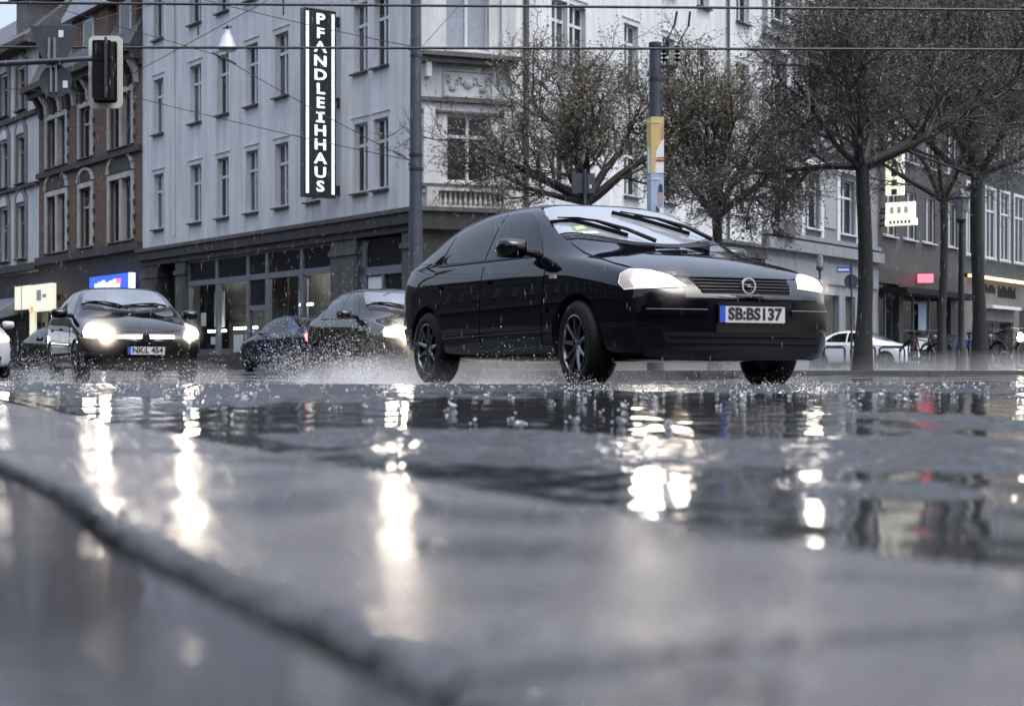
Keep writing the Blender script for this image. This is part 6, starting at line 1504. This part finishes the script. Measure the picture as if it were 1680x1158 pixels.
# splash crowns where drops strike the wet road
sp = MB(); dr = []
for i in range(460):
    Y = r.uniform(3.0, 12.5) if i % 3 else r.uniform(4.5, 9); x = r.uniform(-0.34, 0.36) * Y
    if Y < 5 and x < 0.9 - 0.5 * (Y - 0.2): continue
    g = ground_at(x, Y) + 0.008; s = r.uniform(0.4, 1.15) * 0.0085
    k = 7
    ring = [(x + math.cos(2 * math.pi * j / k) * s * 0.6, Y + math.sin(2 * math.pi * j / k) * s * 0.6, g) for j in range(k)]
    tips = [(x + math.cos(2 * math.pi * j / k) * s * (1.0 + 0.3 * r.random()), Y + math.sin(2 * math.pi * j / k) * s, g + s * r.uniform(0.5, 1.7)) for j in range(k)]
    sp.add(ring + tips, [(j, (j + 1) % k, k + j) for j in range(k)] + [((j + 1) % k, k + (j + 1) % k, k + j) for j in range(k)])
    for q in range(r.randint(1, 5)): dr.append((x + r.gauss(0, s * 1.2), Y + r.gauss(0, s), g + abs(r.gauss(0, s * 2.2)), 0.0022, 0.0026))
M['splash'] = mat('splashing water', (0.55, 0.57, 0.6), 0.06, ior=1.33)
kind(sp.build('splashes', M['splash'], smooth=True), 'stuff')
drops_mesh('splash_drops', dr, M['drop'])
# spray thrown up by the tyres
def local(root, p):
    return root.matrix_basis @ Vector(p)
bpy.context.view_layer.update()
def spray(name, root, n, boxes_, amin, amax, seed):
    rr = random.Random(seed); it = []
    for i in range(n):
        (x0, x1, y0, y1, zm, spread) = boxes_[i % len(boxes_)]
        t = rr.random() ** 1.4
        p = Vector((x0 + (x1 - x0) * t, rr.uniform(y0, y1) * (1 + 0.25 * t) , abs(rr.gauss(0, 1)) * zm * (0.35 + t * spread)))
        w = local(root, p); a = rr.uniform(amin, amax) * (0.6 + 0.8 * rr.random() ** 3)
        it.append((w.x, w.y, max(w.z, ground_z(w.y) + 0.004), a, a * rr.uniform(1, 1.8)))
    return drops_mesh(name, it, M['drop'])
spray('tyre_spray', MAIN, 9000, [(0.3, -0.9, -1.0, -0.55, 0.16, 0.8), (0.3, -0.9, 0.55, 1.0, 0.14, 0.8), (-2.3, -4.6, -1.15, -0.5, 0.30, 1.6), (-2.3, -4.6, 0.5, 1.1, 0.30, 1.6), (-2.6, -5.5, -1.2, 1.2, 0.22, 2.0), (1.0, -3, -1.1, 1.1, 0.08, 1)], 0.0012, 0.0036, 5)
spray('tyre_spray', golf, 22000, [(0.9, -3.4, -1.35, -0.85, 0.42, 0.6), (1.6, -0.6, -1.1, -0.6, 0.3, 0.8), (1.9, -3, -1.2, 1.2, 0.15, 1), (-2.4, -5, -1.2, 1.2, 0.3, 1.5)], 0.0024, 0.0066, 6)
spray('tyre_spray', mini, 5000, [(1.5, 0.4, -1.0, 1.0, 0.25, 1.0), (0.3, -3.2, -1.2, -0.8, 0.18, 1.2), (-2.2, -5, -1.2, 1.2, 0.25, 1.5)], 0.003, 0.007, 7)
# drifting mist over the road
def mist(name, loc, size, dens, rz=0.0, col=(0.9, 0.88, 0.86), g=0.3):
    b = MB(); b.lathe([(0.0, 0.0), (0.9, 0.0), (1.0, 0.25), (0.85, 0.62), (0.45, 0.9), (0.0, 1.0)], 16)
    b.v = [(x * size[0], y * size[1], z * size[2]) for x, y, z in b.v]
    m = bpy.data.materials.new(name); m.use_nodes = True; n = m.node_tree; n.nodes.remove(P(m))
    v = n.nodes.new('ShaderNodeVolumePrincipled'); v.inputs['Color'].default_value = (*col, 1); v.inputs['Density'].default_value = dens; v.inputs['Anisotropy'].default_value = g
    n.links.new(v.outputs[0], n.nodes['Material Output'].inputs['Volume'])
    tc = n.nodes.new('ShaderNodeTexCoord'); no = n.nodes.new('ShaderNodeTexNoise'); no.inputs['Scale'].default_value = 1.4; no.inputs['Detail'].default_value = 3
    n.links.new(tc.outputs['Object'], no.inputs['Vector'])
    sx = n.nodes.new('ShaderNodeSeparateXYZ'); n.links.new(tc.outputs['Object'], sx.inputs[0])
    dz = n.nodes.new('ShaderNodeMapRange'); dz.inputs[1].default_value = 0; dz.inputs[2].default_value = size[2]; dz.inputs[3].default_value = 1; dz.inputs[4].default_value = 0; n.links.new(sx.outputs[2], dz.inputs[0])
    mr = n.nodes.new('ShaderNodeMapRange'); mr.inputs[1].default_value = 0.3; mr.inputs[2].default_value = 0.75; mr.inputs[3].default_value = 0.1; mr.inputs[4].default_value = dens * 2; n.links.new(no.outputs[0], mr.inputs[0])
    m1 = n.nodes.new('ShaderNodeMath'); m1.operation = 'MULTIPLY'; n.links.new(mr.outputs[0], m1.inputs[0]); n.links.new(dz.outputs[0], m1.inputs[1]); n.links.new(m1.outputs[0], v.inputs['Density'])
    o = b.build(name, m); o.location = loc; o.rotation_euler = (0, 0, rz)
    return kind(o, 'stuff')
p = local(MAIN, (-3.6, 0, 0)); mist('spray_mist', (p.x, p.y, -0.12), (3.4, 1.3, 0.45), 0.30, MAIN.rotation_euler.z)
p = local(golf, (-0.6, 0, 0)); mist('spray_mist', (p.x, p.y, -0.16), (4.2, 1.5, 0.6), 0.04, golf.rotation_euler.z)
p = local(mini, (-0.6, 0, 0)); mist('spray_mist', (p.x, p.y, -0.16), (4.2, 1.5, 0.5), 0.015, mini.rotation_euler.z)
# warm haze added in front of the headlamp to give its halo
for c_, k_ in ((golf, 1.2),):
    p = local(c_, (1.15, -0.4, 0)); mist('lamp_halo', (p.x, p.y, 0.1), (0.6, 1.0, 1.15), 0.03 * k_, c_.rotation_euler.z, (0.95, 0.84, 0.70), 0.55)
mist('ground_mist', (12, 33, 0.0), (10.5, 8.5, 0.5), 0.007)
def halo(loc, rad, dens):
    """haze ball added at a lit lamp to give the bloom around it, thinning outwards"""
    b = MB(); b.lathe([(rad * math.sin(math.pi * q / 10), -rad * math.cos(math.pi * q / 10)) for q in range(11)], 16)
    m = bpy.data.materials.new('lamp halo'); m.use_nodes = True; n = m.node_tree; n.nodes.remove(P(m))
    v = n.nodes.new('ShaderNodeVolumePrincipled'); v.inputs['Color'].default_value = (0.96, 0.88, 0.76, 1); v.inputs['Anisotropy'].default_value = 0.5
    n.links.new(v.outputs[0], n.nodes['Material Output'].inputs['Volume'])
    tc = n.nodes.new('ShaderNodeTexCoord'); ln = n.nodes.new('ShaderNodeVectorMath'); ln.operation = 'LENGTH'; n.links.new(tc.outputs['Object'], ln.inputs[0])
    mr = n.nodes.new('ShaderNodeMapRange'); mr.interpolation_type = 'SMOOTHERSTEP'; mr.inputs[1].default_value = 0; mr.inputs[2].default_value = rad; mr.inputs[3].default_value = 1; mr.inputs[4].default_value = 0; n.links.new(ln.outputs['Value'], mr.inputs[0])
    pw = n.nodes.new('ShaderNodeMath'); pw.operation = 'POWER'; pw.inputs[1].default_value = 2; n.links.new(mr.outputs[0], pw.inputs[0])
    ml = n.nodes.new('ShaderNodeMath'); ml.operation = 'MULTIPLY'; ml.inputs[1].default_value = dens; n.links.new(pw.outputs[0], ml.inputs[0]); n.links.new(ml.outputs[0], v.inputs['Density'])
    o = b.build('lamp_halo', m); o.location = loc; return kind(o, 'stuff')
for c_, x_, s_, z_, rad, dn in ((mini, 0.92, -1, 0.70, 0.50, 2.2), (mini, 0.92, 1, 0.70, 0.34, 1.0), (golf, 0.92, -1, 0.70, 0.45, 2.0), (MAIN, 0.86, -1, 0.66, 0.22, 1.2), (MAIN, 0.86, 1, 0.66, 0.18, 0.8)):
    halo(local(c_, (x_, s_ * 0.58, z_)), rad, dn)
